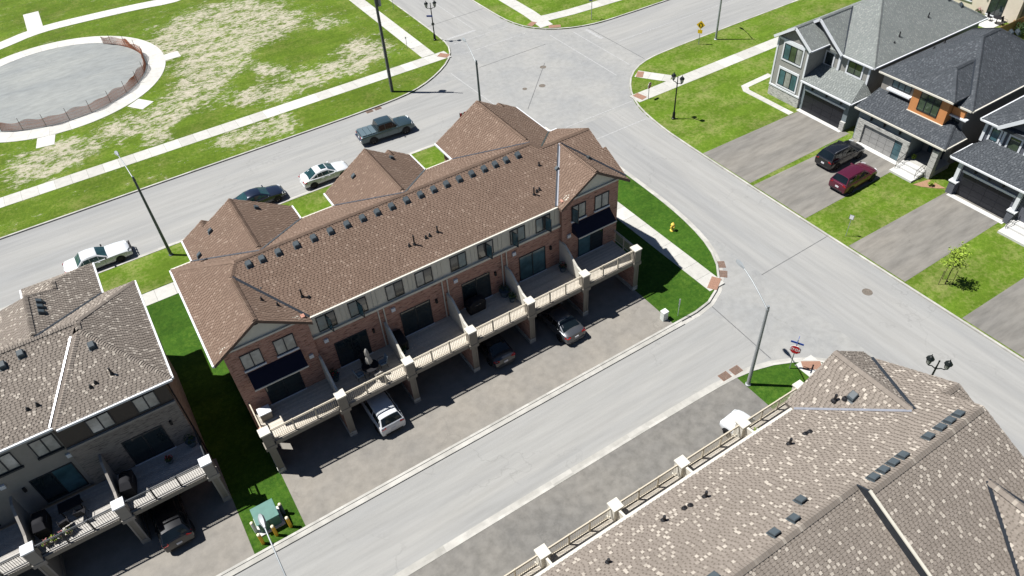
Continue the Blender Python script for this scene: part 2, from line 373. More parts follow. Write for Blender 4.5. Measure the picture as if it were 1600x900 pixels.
for nm_, q_, mt_, lb_ in (('lane', (-69, 31.5, 20.2, 26.3), 'asphalt_along_x', 'pale asphalt lane between the townhouse rows'), ('street', (-69, 34.0, 58.6, 69.1), 'asphalt_along_x', 'pale asphalt far street beside the park'), ('street', (37.5, 45.3, -49, 52.6), 'asphalt_along_y', 'pale asphalt street past the grey houses'), ('street', (53.4, 139, 59.7, 70.2), 'asphalt_along_x', 'pale asphalt street running off to the right'), ('street', (37.7, 46.4, 78.3, 149), 'asphalt_along_y', 'pale asphalt street heading away past the park')):
    structure(MB().box(q_[0], q_[1], q_[2], q_[3], -.02, .003).build(nm_, mt_), lb_)

K_IN, K_TOP, G_OUT = 0.16, 0.13, 0.34
EDGES = {   # kerb lines, the island on their left
 'NW': [(37.6, 150)] + smooth_line([(37.6, 100), (37.6, 79.5), (37.1, 76.0), (35.2, 73.2), (31.3, 70.5), (27.5, 69.2), (20, 69.0)]) + [(-70, 69.0)],
 'NE': [(140, 70.3)] + smooth_line([(80, 70.3), (57, 70.3), (53.2, 70.9), (50.3, 72.2), (48.0, 74.4), (46.9, 77.0), (46.5, 81), (46.5, 100)]) + [(46.5, 150)],
 'E': [(45.2, -50)] + smooth_line([(45.2, 10), (45.2, 44), (45.7, 49.6), (46.5, 52.8), (48.1, 55.6), (50.3, 57.9), (53.2, 59.2), (57, 59.5), (70, 59.6)]) + [(140, 59.6)],
 'main': [(-70, 26.2)] + smooth_line([(10, 26.2), (28.5, 26.2), (31.4, 26.2), (33.2, 26.9), (34.8, 28.2), (36.1, 30.1), (37.0, 33.0), (37.5, 37.0), (37.6, 42), (37.6, 49.5), (36.6, 53.2), (34.2, 56.4), (31.0, 58.0), (27.0, 58.5), (10, 58.5)]) + [(-70, 58.5)],
 'S': [(37.2, -50)] + smooth_line([(37.2, 0), (37.2, 10), (36.7, 14.2), (34.9, 17.4), (32.3, 19.2), (30.0, 20.0), (27.6, 20.3), (20, 20.35)]) + [(-70, 20.35)],
}
CLOSE = {'NW': [(-70, 150)], 'NE': [(140, 150)], 'E': [(140, -50)], 'main': [], 'S': [(-70, -50)]}
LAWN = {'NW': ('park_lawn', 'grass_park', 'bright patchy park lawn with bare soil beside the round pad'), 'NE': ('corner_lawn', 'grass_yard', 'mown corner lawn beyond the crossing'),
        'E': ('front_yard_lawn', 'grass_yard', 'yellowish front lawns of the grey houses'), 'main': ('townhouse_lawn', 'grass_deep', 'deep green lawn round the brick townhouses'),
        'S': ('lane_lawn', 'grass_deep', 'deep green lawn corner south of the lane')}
BARE = [(9.8, 99.8, 4.2), (12.8, 92.5, 5.0), (11.8, 88.0, 4.5), (8.2, 84.6, 3.6), (17.2, 84.4, 3.2), (27.9, 84.4, 3.4), (29.2, 81.2, 3.0), (22.1, 80.3, 2.6), (25.5, 79.0, 2.2), (-8.7, 79.6, 4.2), (-5.5, 81.0, 3.0), (11.2, 71.8, 2.6), (14.5, 72.0, 2.2),
        (8.5, 72.3, 1.6), (13.4, 104.1, 5.0), (2.3, 78.0, 2.4), (18.1, 105.4, 4.5), (19.0, 94.0, 4.0), (0.6, 82.2, 3.5), (5, 81.0, 3.0), (13.5, 80.0, 2.6), (24, 97, 4.0), (28, 92, 2.6), (22, 103, 4), (31.3, 75.0, 0.9), (15, 98, 4), (16.5, 78.2, 2.0), (20, 79.0, 2.2)]
LUSH = [(20.5, 89.0, 3.2), (1.0, 78.8, 1.2), (6.5, 78.0, 2.0), (26, 88, 3.0), (14.5, 84.5, 2.0)]
for key, line in EDGES.items():
    inner = offset_line(line, K_IN)
    pl = inner + CLOSE[key]
    nm, mt, lb = LAWN[key]
    mb = MB().prism(pl, -0.03, 0.10)
    o = mb.build(nm, mt, None, org=(0, 0, 0)); structure(o, lb)
    if key == 'NW':
        bm = bmesh.new(); bm.from_mesh(o.data)
        for a in range(-24, 39):
            bmesh.ops.bisect_plane(bm, geom=bm.verts[:] + bm.edges[:] + bm.faces[:], plane_co=(a, 0, 0), plane_no=(1, 0, 0))
        for b in range(70, 131, 1):
            bmesh.ops.bisect_plane(bm, geom=bm.verts[:] + bm.edges[:] + bm.faces[:], plane_co=(0, b, 0), plane_no=(0, 1, 0))
        bm.to_mesh(o.data); bm.free()
        at = o.data.attributes.new('bare', 'FLOAT', 'POINT')
        for i, v in enumerate(o.data.vertices):
            s = -0.25
            for x, y, r in BARE: s += 1.05 * math.exp(-((v.co.x - x) ** 2 + (v.co.y - y) ** 2) / (2 * (r * 0.62) ** 2))
            for x, y, r in LUSH: s -= 1.2 * math.exp(-((v.co.x - x) ** 2 + (v.co.y - y) ** 2) / (2 * (r * 0.6) ** 2))
            at.data[i].value = max(-0.9, min(0.62, s))
    # kerb: pieces about 3 m long with small joints, gutter strip on the road
    kb = MB(); gt = MB()
    rs = resample(line, 3.0)
    for a, b in zip(rs, rs[1:]):
        if abs(a[0]) > 72 and abs(b[0]) > 72: continue
        A = Vector(a); B = Vector(b)
        if (B - A).length < 0.05: continue
        kb.cur = random.random(); gt.cur = random.random()
    fine = [p for p in resample(line, 1.5)]
    ki = offset_line(fine, K_IN + 0.01); ko = fine; go = offset_line(fine, -G_OUT)
    for i in range(len(fine) - 1):
        tv = random.random()
        kb.cur = tv; gt.cur = random.random() * 0.8
        kb.prism([ko[i], ko[i + 1], ki[i + 1], ki[i]], -0.02, K_TOP)
        flush = (key == 'main' and fine[i][1] < 26.5 and fine[i][0] < 29) or (key == 'S' and fine[i][1] > 20.2 and fine[i][0] < 28)
        gt.prism([go[i], go[i + 1], ko[i + 1], ko[i]], -0.02, 0.085 if flush else 0.012)
    k = kb.build('kerb', 'concrete_kerb', None, tint=True); structure(k, 'concrete kerb edging the ' + nm.replace('_', ' '))
    g2 = gt.build('gutter', 'concrete_kerb', None, tint=True); structure(g2, 'pale concrete gutter strip along the ' + nm.replace('_', ' '))

def slab_walk(name, line, width, label, z=0.118, step=1.52, tints=None, mat='concrete'):
    """a pavement of separate slabs with narrow joints"""
    rs = resample(line, step); mb = MB(); L = offset_line(rs, width / 2); Rr = offset_line(rs, -width / 2)
    for i in range(len(rs) - 1):
        a, b, c, d = Vector(L[i]), Vector(L[i + 1]), Vector(Rr[i + 1]), Vector(Rr[i])
        e = 0.008 / max((b - a).length, 0.05); q = [a.lerp(b, e), b.lerp(a, e), c.lerp(d, e), d.lerp(c, e)]
        mb.cur = random.random() * 0.75
        if tints and tints[0] <= rs[i][0] <= tints[1]: mb.cur = 1.0
        mb.prism([tuple(p) for p in q], 0.02, z + random.uniform(0, 0.004))
    o = mb.build(name, mat, None, tint=True); structure(o, label); return o
slab_walk('pavement', [(-70, 75.0), (36.2, 75.0)], 1.85, 'concrete pavement between park lawn and the far street', tints=(12.4, 18.2))
slab_walk('pavement', [(34.15, 76.0), (34.15, 150)], 1.7, 'concrete pavement running up past the park', z=0.121)
slab_walk('pavement', [(49.6, 73.7), (50.0, 78.0), (50.3, 150)], 1.75, 'concrete pavement on the far corner heading away')
slab_walk('pavement', [(49.8, 75.9), (54, 75.2), (64, 74.6), (140, 74.4)], 1.75, 'concrete pavement crossing the far corner lawn', z=0.1225)
slab_walk('pavement', [(46.7, 53.2), (140, 53.5)], 1.65, 'concrete pavement along the side of the light grey house')
slab_walk('pavement', [(50.4, 57.4), (51.6, 55.6), (52.6, 54.2)], 1.5, 'short concrete ramp joining the corner pavement', z=0.1225)
slab_walk('pavement', [(33.6, 27.3), (33.45, 42), (33.4, 57)], 1.55, 'concrete pavement between the brick townhouses and the street')
slab_walk('pavement', [(-70, 52.6), (32.5, 52.6)], 1.6, 'concrete pavement in front of the brick townhouses', z=0.1225)
slab_walk('pavement', [(33.2, 18.6), (33.2, 14), (33.4, 2)], 1.6, 'concrete pavement stub at the lane corner')
def sheet(name, pts, mat, label, z=0.112, zb=0.02):
    o = MB().prism(pts, zb, z).build(name, mat); structure(o, label); return o
# driveways
sheet('front_verge', [(-69, 53.5), (31.6, 53.5), (30.6, 57.7), (26, 58.3), (-69, 58.3)], 'grass_yard', 'grass verge between front pavement and far street')
sheet('driveway', [(-0.35, 26.33), (28.3, 26.33), (28.3, 34.2), (-0.35, 34.2)], 'asphalt_drive', 'asphalt parking apron behind the brick townhouses')
sheet('driveway', [(-60, 26.33), (-3.5, 26.33), (-3.5, 34.3), (-60, 34.3)], 'asphalt_drive', 'asphalt parking apron behind the grey townhouses')
sheet('driveway', [(-60, 12), (28.4, 12), (28.4, 20.2), (-60, 20.2)], 'asphalt_dark', 'darker asphalt parking apron south of the lane')
for y0, y1, who in ((35.6, 41.3, 'of the light grey house'), (29.3, 34.9, 'of the orange panelled house'), (19.7, 24.6, 'of the blue grey house'), (9.4, 14.7, 'at the right edge')):
    sheet('driveway', [(45.35, y0 - .15), (58.6, y0), (58.6, y1), (45.35, y1 + .15)], 'asphalt_east', 'asphalt driveway ' + who)
slab_walk('garage_apron', [(58.3, 36.3), (58.3, 41.6)], 0.6, 'white concrete strip before the black garage door', z=0.124, step=6, mat='concrete_white')
slab_walk('garage_apron', [(57.9, 29.7), (57.9, 34.2)], 0.55, 'white concrete strip before the grey garage door', z=0.124, step=6, mat='concrete_white')
slab_walk('garage_apron', [(57.5, 19.4), (57.5, 24.4)], 0.5, 'white concrete strip before the blue grey house garage', z=0.124, step=6, mat='concrete_white')
slab_walk('garden_path', [(57.1, 41.4), (57.0, 48.1), (61.5, 48.3)], 0.7, 'narrow concrete garden path around the light grey house', step=1.2)
# round pad in the park
PC = (-4.6, 98.0)
pad = MB().prism([(PC[0] + 10.7 * math.cos(a * R(5)), PC[1] + 10.7 * math.sin(a * R(5))) for a in range(72)], 0.02, 0.114).build('round_pad', 'gravel_pad'); structure(pad, 'round grey gravel pad in the park')
rg = MB()
for k in range(36):
    a0, a1 = k * R(10) + 0.0006, (k + 1) * R(10) - 0.0006
    rg.cur = 0.5 + random.random() * 0.5; q = []
    for r_, seq in ((10.7, (a0, (a0 + a1) / 2, a1)), (12.75, (a1, (a0 + a1) / 2, a0))):
        for a in seq: q.append((PC[0] + r_ * math.cos(a), PC[1] + r_ * math.sin(a)))
    rg.prism(q, 0.02, 0.135)
structure(rg.build('ring_path', 'concrete', None, tint=True), 'white concrete ring path round the gravel pad')
slab_walk('park_path', smooth_line([(-16, 112), (-9, 114.2), (-4.5, 116.4), (1.6, 116.2), (9.7, 115.4), (14.0, 114.2), (19, 117.5), (24, 124)]), 2.3, 'white concrete park path beyond the round pad', z=0.128, tints=(-99, 99))
slab_walk('park_path', [(-4.4, 116), (-4.2, 123.5)], 2.0, 'white concrete spur off the park path', z=0.131, tints=(-99, 99))
for (x, y, a) in ((8.7, 96.4, 0), (2.9, 86.2, -0.95), (-7.3, 84.4, -1.75)):
    c, s = math.cos(a), math.sin(a)
    q = [(x + c * i - s * j, y + s * i + c * j) for i, j in ((-1.1, -0.9), (1.1, -0.9), (1.1, 0.9), (-1.1, 0.9))]
    MBs = MB(); MBs.cur = 0.9; MBs.prism(q, 0.02, 0.127)
    structure(MBs.build('bench_slab', 'concrete', None, tint=True), 'white concrete bench slab on the rim of the ring path')
# road markings
def mark(pts, name='road_line', lb='worn white painted line on the crossing', mat='line_paint'):
    structure(MB().prism(pts, 0.001, 0.008).build(name, mat), lb)
def strip(a, b, wd, **k):
    a = Vector(a); b = Vector(b); d = (b - a).normalized(); n = Vector((-d.y, d.x)) * wd / 2
    mark([tuple(a - n), tuple(b - n), tuple(b + n), tuple(a + n)], **k)
strip((38.1, 78.6), (42.1, 78.6), 0.42, lb='white stop line on the street beside the park')
strip((38.1, 76.9), (45.9, 76.9), 0.12, lb='thin white crossing line beside the park, farther one'); strip((37.9, 73.9), (46.6, 73.9), 0.12, lb='thin white crossing line beside the park, nearer one')
strip((42.1, 79), (42.1, 112), 0.11, lb='faint centre line on the street beside the park')
strip((52.9, 70.0), (52.9, 66.8), 0.42, lb='white stop line on the street running right')
strip((51.3, 70.4), (51.3, 59.6), 0.12, lb='thin white crossing line, right of the pair'); strip((48.6, 71.6), (48.6, 58.6), 0.12, lb='thin white crossing line, left of the pair')
strip((54, 65.0), (90, 65.0), 0.10, lb='faint centre line on the street running right')
strip((37.9, 53.2), (46.4, 53.2), 0.12, lb='thin white crossing line near the street corner, farther one'); strip((37.9, 49.6), (45.2, 49.6), 0.12, lb='thin white crossing line near the street corner, nearer one')
strip((34.6, 57.5), (34.2, 70.6), 0.12, lb='thin white crossing line in front of the brick townhouses')
for a_, b_ in (((37.8, 83.4), (46.3, 83.6)), ((37.5, 69.8), (46.8, 69.9)), ((37.4, 26.4), (45.0, 26.6)), ((31.6, 20.0), (31.9, 26.2)), ((53.5, 59.7), (53.4, 70.2)), ((36.8, 58.6), (44.0, 66.0))): strip(a_, b_, .07, name='tar_seam', lb='dark sealed seam in the asphalt', mat='tar')
for (x, y, s, lb) in ((42.3, 20.5, .38, 'round manhole cover in the right hand street'), (43.3, 65.3, .36, 'round manhole cover at the far side of the crossing'), (40.8, 61.8, .36, 'round manhole cover in the middle of the crossing'), (38.9, 62.4, .26, 'small round cover left of the crossing centre')):
    o = MB().lathe([(s, 0.0), (s, 0.012), (s * .86, 0.014), (s * .84, 0.006), (s * .3, 0.006), (s * .28, 0.013), (0.02, 0.013)], (x, y, 0), 20).build('manhole_cover', 'manhole_iron'); tag(o, lb, 'manhole')
def grate(x, y, rot, lb):
    t = thing('storm_drain', (x, y, 0.012), lb, 'drain')
    MB().box(x - .38, x + .38, y - .3, y + .3, 0.012, 0.022).build('drain_frame', 'grate_rust', t)
    b = MB()
    for k in range(6): b.box(x - .33, x + .33, y - .26 + k * .095, y - .215 + k * .095, 0.022, 0.034)
    b.build('drain_bars', 'manhole_iron', t); t.rotation_euler = (0, 0, rot)
for a in ((23.1, 68.72, 0, 'rusty storm drain by the park kerb, left one of two'), (24.1, 68.72, 0, 'rusty storm drain by the park kerb, right one of two'), (35.75, 29.1, 1.0, 'rusty storm drain at the lane corner, farther of two'), (35.1, 28.2, .8, 'rusty storm drain at the lane corner, nearer of two'),
          (27.9, 20.65, 0, 'rusty storm drain by the lane lawn, left one of two'), (28.9, 20.6, 0, 'rusty storm drain by the lane lawn, right one of two')): grate(*a)
def tactile(x, y, wx, wy, rot, lb):
    t = thing('tactile_plate', (x, y, 0.136), lb, 'paving plate')
    MB().box(x - wx / 2, x + wx / 2, y - wy / 2, y + wy / 2, 0.06, 0.137).build('plate', 'tactile_red', t)
    d = MB(); nx, ny = int(wx / .13), int(wy / .13)
    for i in range(nx):
        for j in range(ny): d.box(x - wx / 2 + .13 * i + .04, x - wx / 2 + .13 * i + .09, y - wy / 2 + .13 * j + .04, y - wy / 2 + .13 * j + .09, .137, .144)
    stuff(d.build('domes', 'tactile_red', t)); t.rotation_euler = (0, 0, rot)
for a in ((35.6, 74.9, .9, 1.3, .6, 'red tactile plate at the park corner ramp'), (48.5, 75.4, 1.2, .75, .45, 'red tactile plate on the far corner, left one'), (50.3, 73.0, 1.5, .75, -.55, 'red tactile plate on the far corner, right one'), (50.6, 57.0, 1.3, .75, .75, 'red tactile plate beside the stop sign corner, farther one'),
          (47.5, 53.3, .8, 1.3, .2, 'red tactile plate beside the stop sign corner, nearer one'), (33.7, 27.75, 1.4, .75, .55, 'red tactile plate where the townhouse pavement meets the lane'), (33.3, 17.9, 1.3, .75, -.6, 'red tactile plate on the lane lawn corner')): tactile(*a)

# ================================================================== roofs
def clip_half(poly, a, b, c):      # keep a*x+b*y+c >= 0
    out = []
    for i in range(len(poly)):
        p, q = poly[i], poly[(i + 1) % len(poly)]
        dp = a * p[0] + b * p[1] + c; dq = a * q[0] + b * q[1] + c
        if dp >= 0: out.append(p)
        if (dp >= 0) != (dq >= 0):
            t = dp / (dp - dq); out.append((p[0] + (q[0] - p[0]) * t, p[1] + (q[1] - p[1]) * t))
    return out
class Roof:
    def __init__(s, pitch=0.145, wmin=0.13, wmax=0.21):
        s.sh = MB(); s.slab = MB(); s.cap = MB(); s.light = .885; s.pitch = pitch; s.wmin = wmin; s.wmax = wmax
    def plane(s, pts, off=0.0):
        P = [Vector(p) for p in pts]
        n = Vector((0, 0, 0))
        for i in range(len(P)):
            a, b = P[i], P[(i + 1) % len(P)]; n += a.cross(b)
        n.normalize()
        if n.z < 0: n = -n; P.reverse()
        s.slab.extrude([tuple(p) for p in P], (0, 0, -0.20))
        U = Vector((0, 0, 1)).cross(n).normalized(); V = n.cross(U)          # V points up the slope
        if V.z < 0: V = -V; U = -U
        O = P[0]; uv = [((p - O).dot(U), (p - O).dot(V)) for p in P]
        v0 = min(q[1] for q in uv); v1 = max(q[1] for q in uv); u0 = min(q[0] for q in uv); u1 = max(q[0] for q in uv)
        k = 0; v = v0
        while v < v1:
            row = clip_half(clip_half(uv, 0, 1, -v), 0, -1, v + s.pitch)
            if len(row) >= 3:
                ru0 = min(q[0] for q in row); ru1 = max(q[0] for q in row); u = u0 - random.random() * s.wmax
                slot = random.random() < .5
                while u < ru1:
                    slot = not slot; tv = .19 + .81 * random.random()
                    wd = (random.uniform(.45, .75) * s.wmin if slot else (random.uniform(s.wmin, s.wmax) if tv < s.light else random.uniform(s.wmin, s.wmin * 1.35)))
                    if u + wd > ru0:
                        if slot: bands = ((v, v + s.pitch * .42, 0.015 + off, random.uniform(0, .13)), (v + s.pitch * .42, v + s.pitch, 0.012 + off, random.uniform(.2, .8)))  # dark lower band paints the shadow dash into the slot tint
                        else: bands = ((v, v + s.pitch, 0.034 + off, tv),)
                        for b0, b1, lift, tint_ in bands:
                            cell = clip_half(clip_half(row, 1, 0, -u), -1, 0, u + wd)
                            if slot and len(cell) >= 3: cell = clip_half(clip_half(cell, 0, 1, -b0), 0, -1, b1)
                            if len(cell) < 3: continue
                            s.sh.cur = tint_
                            ids = [s.sh.vert(O + U * a + V * b + n * (lift - .012 * min(1, max(0, (b - v) / s.pitch)))) for (a, b) in cell]
                            s.sh.face(ids)
                            if slot: continue
                            for i in range(len(cell)):      # butt and side edges of a raised tab
                                a, b = cell[i], cell[(i + 1) % len(cell)]
                                if abs(a[1] - v) < 1e-5 and abs(b[1] - v) < 1e-5:
                                    p2 = s.sh.vert(O + U * b[0] + V * b[1]); p1 = s.sh.vert(O + U * a[0] + V * a[1])
                                    s.sh.cur = .05; s.sh.face((ids[i], p1, p2, ids[(i + 1) % len(cell)]))  # dark tint paints the shadow line on the butt edge
                    u += wd
            v += s.pitch
    def caps(s, a, b, wid=0.15, drop=0.095, step=0.14):
        """overlapping cap shingles along a ridge or hip from a to b"""
        a = Vector(a); b = Vector(b); d = b - a; L = d.length; d.normalize()
        sd = d.cross(Vector((0, 0, 1))).normalized(); up = sd.cross(d); up = up if up.z > 0 else -up
        for i in range(int(L / step)):
            t0 = i * step; t1 = min(L, t0 + step * 1.25); s.cap.cur = random.uniform(.35, .93)
            h0, h1 = 0.098 + random.uniform(0, .012), 0.055
            c0 = a + d * t0 + up * h0; c1 = a + d * t1 + up * h1
            l0 = c0 + sd * wid - up * drop; l1 = c1 + sd * wid - up * drop; r0 = c0 - sd * wid - up * drop; r1 = c1 - sd * wid - up * drop
            s.cap.poly([c0, c1, l1, l0]); s.cap.poly([c0, r0, r1, c1]); s.cap.cur *= .4
            s.cap.poly([c0, l0, l0 - up * .03, c0 - up * .03]); s.cap.poly([c0, c0 - up * .03, r0 - up * .03, r0])
    def build(s, parent, mat, fascia='trim_cream', label=None):
        r = s.slab.build('roof', 'underlay_' + mat.split('_')[1], parent)
        stuff(s.sh.build('shingles', mat, r, tint=True, fix=False))
        if s.cap.f: stuff(s.cap.build('ridge_caps', mat, r, tint=True, fix=False))
        return r
def valley(parent, a, b, mat='valley_dark', wd=0.17, lift=0.05):
    a = Vector(a); b = Vector(b); MB().bar(a + Vector((0, 0, lift)), b + Vector((0, 0, lift)), wd, 0.05).build('valley_flashing', mat, parent)
def gutter(parent, a, b, mat='trim_white', sz=0.13):
    MB().bar(a, b, sz, sz).build('eaves_gutter', mat, parent)
VENTS = {}
def roof_vent(parent, x, y, z, slope, axis='y', sz=0.34, mat='vent_plastic'):
    """low box vent with a sloped hood; slope in the +axis direction"""
    key = (round(slope, 2), axis, sz, mat)
    if key not in VENTS:
        m = MB(); h = sz / 2
        def zz(a): return slope * a
        def P(a, b, dz): return (a, b, zz(b if axis == 'y' else a) + dz)
        m.loft([[P(-h * 1.25, -h * 1.25, .01), P(h * 1.25, -h * 1.25, .01), P(h * 1.25, h * 1.25, .01), P(-h * 1.25, h * 1.25, .01)], [P(-h * 1.25, -h * 1.25, .045), P(h * 1.25, -h * 1.25, .045), P(h * 1.25, h * 1.25, .045), P(-h * 1.25, h * 1.25, .045)]])
        m.loft([[P(-h, -h, .04), P(h, -h, .04), P(h, h, .04), P(-h, h, .04)], [P(-h, -h, .20), P(h, -h, .20), P(h, h, .20), P(-h, h, .20)], [P(-h * .8, -h * .8, .25), P(h * .8, -h * .8, .25), P(h * .8, h * .8, .25), P(-h * .8, h * .8, .25)]])
        VENTS[key] = m.build('roof_vent', mat, parent, org=(0, 0, 0)); o = VENTS[key]; ORG[o] = Vector((x, y, z)); o.location = ORG[o] - ORG[parent]; return o
    return inst(VENTS[key], 'roof_vent', parent, (x, y, z))
PIPES = {}
def roof_pipe(parent, x, y, z, h=0.55, r=0.055):
    if (h, r) not in PIPES:
        m = MB().tube([(0, 0, -.1), (0, 0, h)], r, 8); m.lathe([(r * 2.4, -.04), (r * 1.7, .08), (r * 1.1, .12)], (0, 0, 0), 10)
        o = m.build('vent_pipe', 'pipe_black', parent, org=(0, 0, 0)); ORG[o] = Vector((x, y, z)); o.location = ORG[o] - ORG[parent]; PIPES[(h, r)] = o; return o
    return inst(PIPES[(h, r)], 'vent_pipe', parent, (x, y, z))

# ------------------------------------------------------------------ wall openings (rear/front walls facing -y, +y, -x)
def frame_pt(face, pos, a, z, out):
    """a = coordinate along the wall, out = distance in front of the wall plane"""
    if face == '-y': return (a, pos - out, z)
    if face == '+y': return (a, pos + out, z)
    if face == '-x': return (pos - out, a, z)
    return (pos + out, a, z)
def fbox(mb, face, pos, a0, a1, z0, z1, o0, o1):
    p = frame_pt(face, pos, a0, z0, o0); q = frame_pt(face, pos, a1, z1, o1)
    return mb.box(min(p[0], q[0]), max(p[0], q[0]), min(p[1], q[1]), max(p[1], q[1]), min(p[2], q[2]), max(p[2], q[2]))
def window(parent, face, pos, a0, a1, z0, z1, panes=2, fr='dark_metal', glass='glass_dark', trim=None, sill=None, rows=None, head=0.0, name='window', glasses=None):
    f = MB(); t = 0.055
    fbox(f, face, pos, a0, a1, z0, z0 + t, -0.02, .05); fbox(f, face, pos, a0, a1, z1 - t, z1, -0.02, .05)
    fbox(f, face, pos, a0, a0 + t, z0 + t, z1 - t, -0.02, .05); fbox(f, face, pos, a1 - t, a1, z0 + t, z1 - t, -0.02, .05)
    wdt = (a1 - a0) / panes
    for k in range(1, panes): fbox(f, face, pos, a0 + k * wdt - t * .6, a0 + k * wdt + t * .6, z0 + t, z1 - t, -0.02, .05)
    if rows: fbox(f, face, pos, a0 + t, a1 - t, rows - t * .4, rows + t * .4, -.02, .046)
    wn_ = f.build(name, fr, parent)
    for k in range(panes):
        gm = glasses[k] if glasses else glass
        fbox(MB(), face, pos, a0 + k * wdt + (t if k == 0 else t * .6), a0 + (k + 1) * wdt - (t if k == panes - 1 else t * .6), z0 + t, z1 - t, -0.02, .018).build('pane', gm, wn_)
    if sill: fbox(MB(), face, pos, a0 - .06, a1 + .06, z0 - .12, z0 - .004, -.02, .12).build('sill', sill, wn_)
    if trim:
        m = MB(); w_ = 0.15
        fbox(m, face, pos, a0 - w_, a1 + w_, z1 + .004, z1 + w_ + head, -.02, .06); fbox(m, face, pos, a0 - w_, a1 + w_, z0 - w_, z0 - .004, -.02, .07)
        fbox(m, face, pos, a0 - w_, a0 - .004, z0 - .002, z1 + .002, -.02, .06); fbox(m, face, pos, a1 + .004, a1 + w_, z0 - .002, z1 + .002, -.02, .06)
        m.build('window_trim', trim, wn_)
    return wn_
def wall_lamp(parent, face, pos, a, z):
    m = MB(); fbox(m, face, pos, a - .07, a + .07, z - .16, z + .16, -.01, .14); m.build('wall_lamp', 'plastic_black', parent)
def meter(parent, face, pos, a, z, mat='trim_white'):
    m = MB(); fbox(m, face, pos, a - .14, a + .14, z - .14, z + .14, -.01, .12); m.build('wall_vent', mat, parent)

BAL = {}
def railing(parent, p, q, z0, mat, n_posts=2, gap=0.12, zt=1.02):
    """rail from p to q (xy), deck level z0"""
    p = Vector((p[0], p[1], 0)); q = Vector((q[0], q[1], 0)); d = (q - p); L = d.length; d.normalize()
    m = MB(); up = Vector((0, 0, 1))
    m.bar(p + up * (z0 + zt), q + up * (z0 + zt), .07, .05); m.bar(p + up * (z0 + zt - .13), q + up * (z0 + zt - .13), .045, .035); m.bar(p + up * (z0 + .11), q + up * (z0 + .11), .05, .04)
    for k in range(1, n_posts + 1):
        c = p + d * (L * k / (n_posts + 1)); m.box(c.x - .04, c.x + .04, c.y - .04, c.y + .04, z0 - .18, z0 + zt + .05)
    r = m.build('railing', mat, parent)
    if mat not in BAL:
        BAL[mat] = None
    n = int(L / gap)
    for k in range(1, n):
        c = p + d * (L * k / n)
        if BAL[mat] is None:
            b = MB().box(-.010, .010, -.010, .010, 0, zt - .24); o = b.build('baluster', mat, r, org=(0, 0, 0)); ORG[o] = Vector((c.x, c.y, z0 + .12)); o.location = ORG[o] - ORG[r]; BAL[mat] = o
        else: inst(BAL[mat], 'baluster', r, (c.x, c.y, z0 + .12))
    return r

def deck_row(b, xs, wall, s, brick, trim, rail, boards, base_mat='stone_grey', fin=True, cap='trim_cream', pierm='trim_taupe', zd=3.1, walls=True, depth=3.0, hidden_floor=False):
    Y = lambda o: wall + s * o
    def bx(m, x0, x1, o0, o1, z0, z1): return m.box(x0, x1, min(Y(o0), Y(o1)), max(Y(o0), Y(o1)), z0, z1)
    for i, x in enumerate(xs):
        p = bx(MB(), x - .28, x + .28, depth - .25, depth + .31, zd - .12, zd + 1.02).build('pier', pierm, b)
        bx(MB(), x - .33, x + .33, depth - .30, depth + .36, zd + 1.022, zd + 1.14).build('pier_cap', cap, p, bevel=.015)
        bx(MB(), x - .35, x + .35, depth - .27, depth + .335, zd - .42, zd - .122).build('pier_corbel', pierm, p)
        c = bx(MB(), x - .2, x + .2, depth - 1.75 if fin else depth - .2, depth + .2, 0.05, zd - .42).build('column', brick, b)
        bx(MB(), x - .25, x + .25, depth - 1.8 if fin else depth - .25, depth + .26, 0.05, .5).build('column_base', base_mat, c, bevel=.02)
        bx(MB(), x - .205, x + .205, depth + .198, depth + .22, .5, zd - .42).build('column_panel', trim, c)
        for sx in (-.17, .17): bx(MB(), x + sx - .05, x + sx + .05, depth + .22, depth + .25, .5, zd - .42).build('column_trim', pierm, c)
        if walls and 0 < i < len(xs) - 1:
            q = [(x - .07, Y(0.01), zd + .012), (x - .07, Y(0.01), zd + 2.15), (x - .07, Y(.65), zd + 2.15), (x - .07, Y(1.1), zd + 1.88), (x - .07, Y(1.6), zd + 1.48), (x - .07, Y(2.15), zd + 1.12), (x - .07, Y(depth - .252), zd + 1.0), (x - .07, Y(depth - .252), zd + .012)]
            MB().extrude(q, (.14, 0, 0)).build('privacy_wall', 'trim_cream' if pierm != 'siding_taupe' else 'siding_taupe', b)
    for x0, x1 in zip(xs, xs[1:]):
        d = bx(MB(), x0 + .001, x1 - .001, .005, depth + .02, zd - .36, zd - .03).build('deck', trim, b)
        bd = MB(); o = 0.02
        while o + .138 < depth + .16:
            bd.cur = random.random(); bx(bd, x0 + .02, x1 - .02, o, o + .132, zd - .028, zd + random.uniform(0, .004)); o += .142
        bd.build('deck_boards', boards, d, tint=True)
        bx(MB(), x0 + .36, x1 - .36, depth + .16, depth + .2, zd - .34, zd + .0).build('deck_fascia', trim, d)
        railing(b, (x0 + .29, Y(depth + .06)), (x1 - .29, Y(depth + .06)), zd, rail)
def garage_row(b, spans, wall, face, mat):
    for x0, x1 in spans:
        m = MB(); g = fbox(m, face, wall, x0, x1, .12, 2.3, -.02, .03).build('garage_door', mat, b)
        for k in range(4): fbox(MB(), face, wall, x0 + .05, x1 - .05, .16 + k * .54, .64 + k * .54, .03, .045).build('door_panel', mat, g)

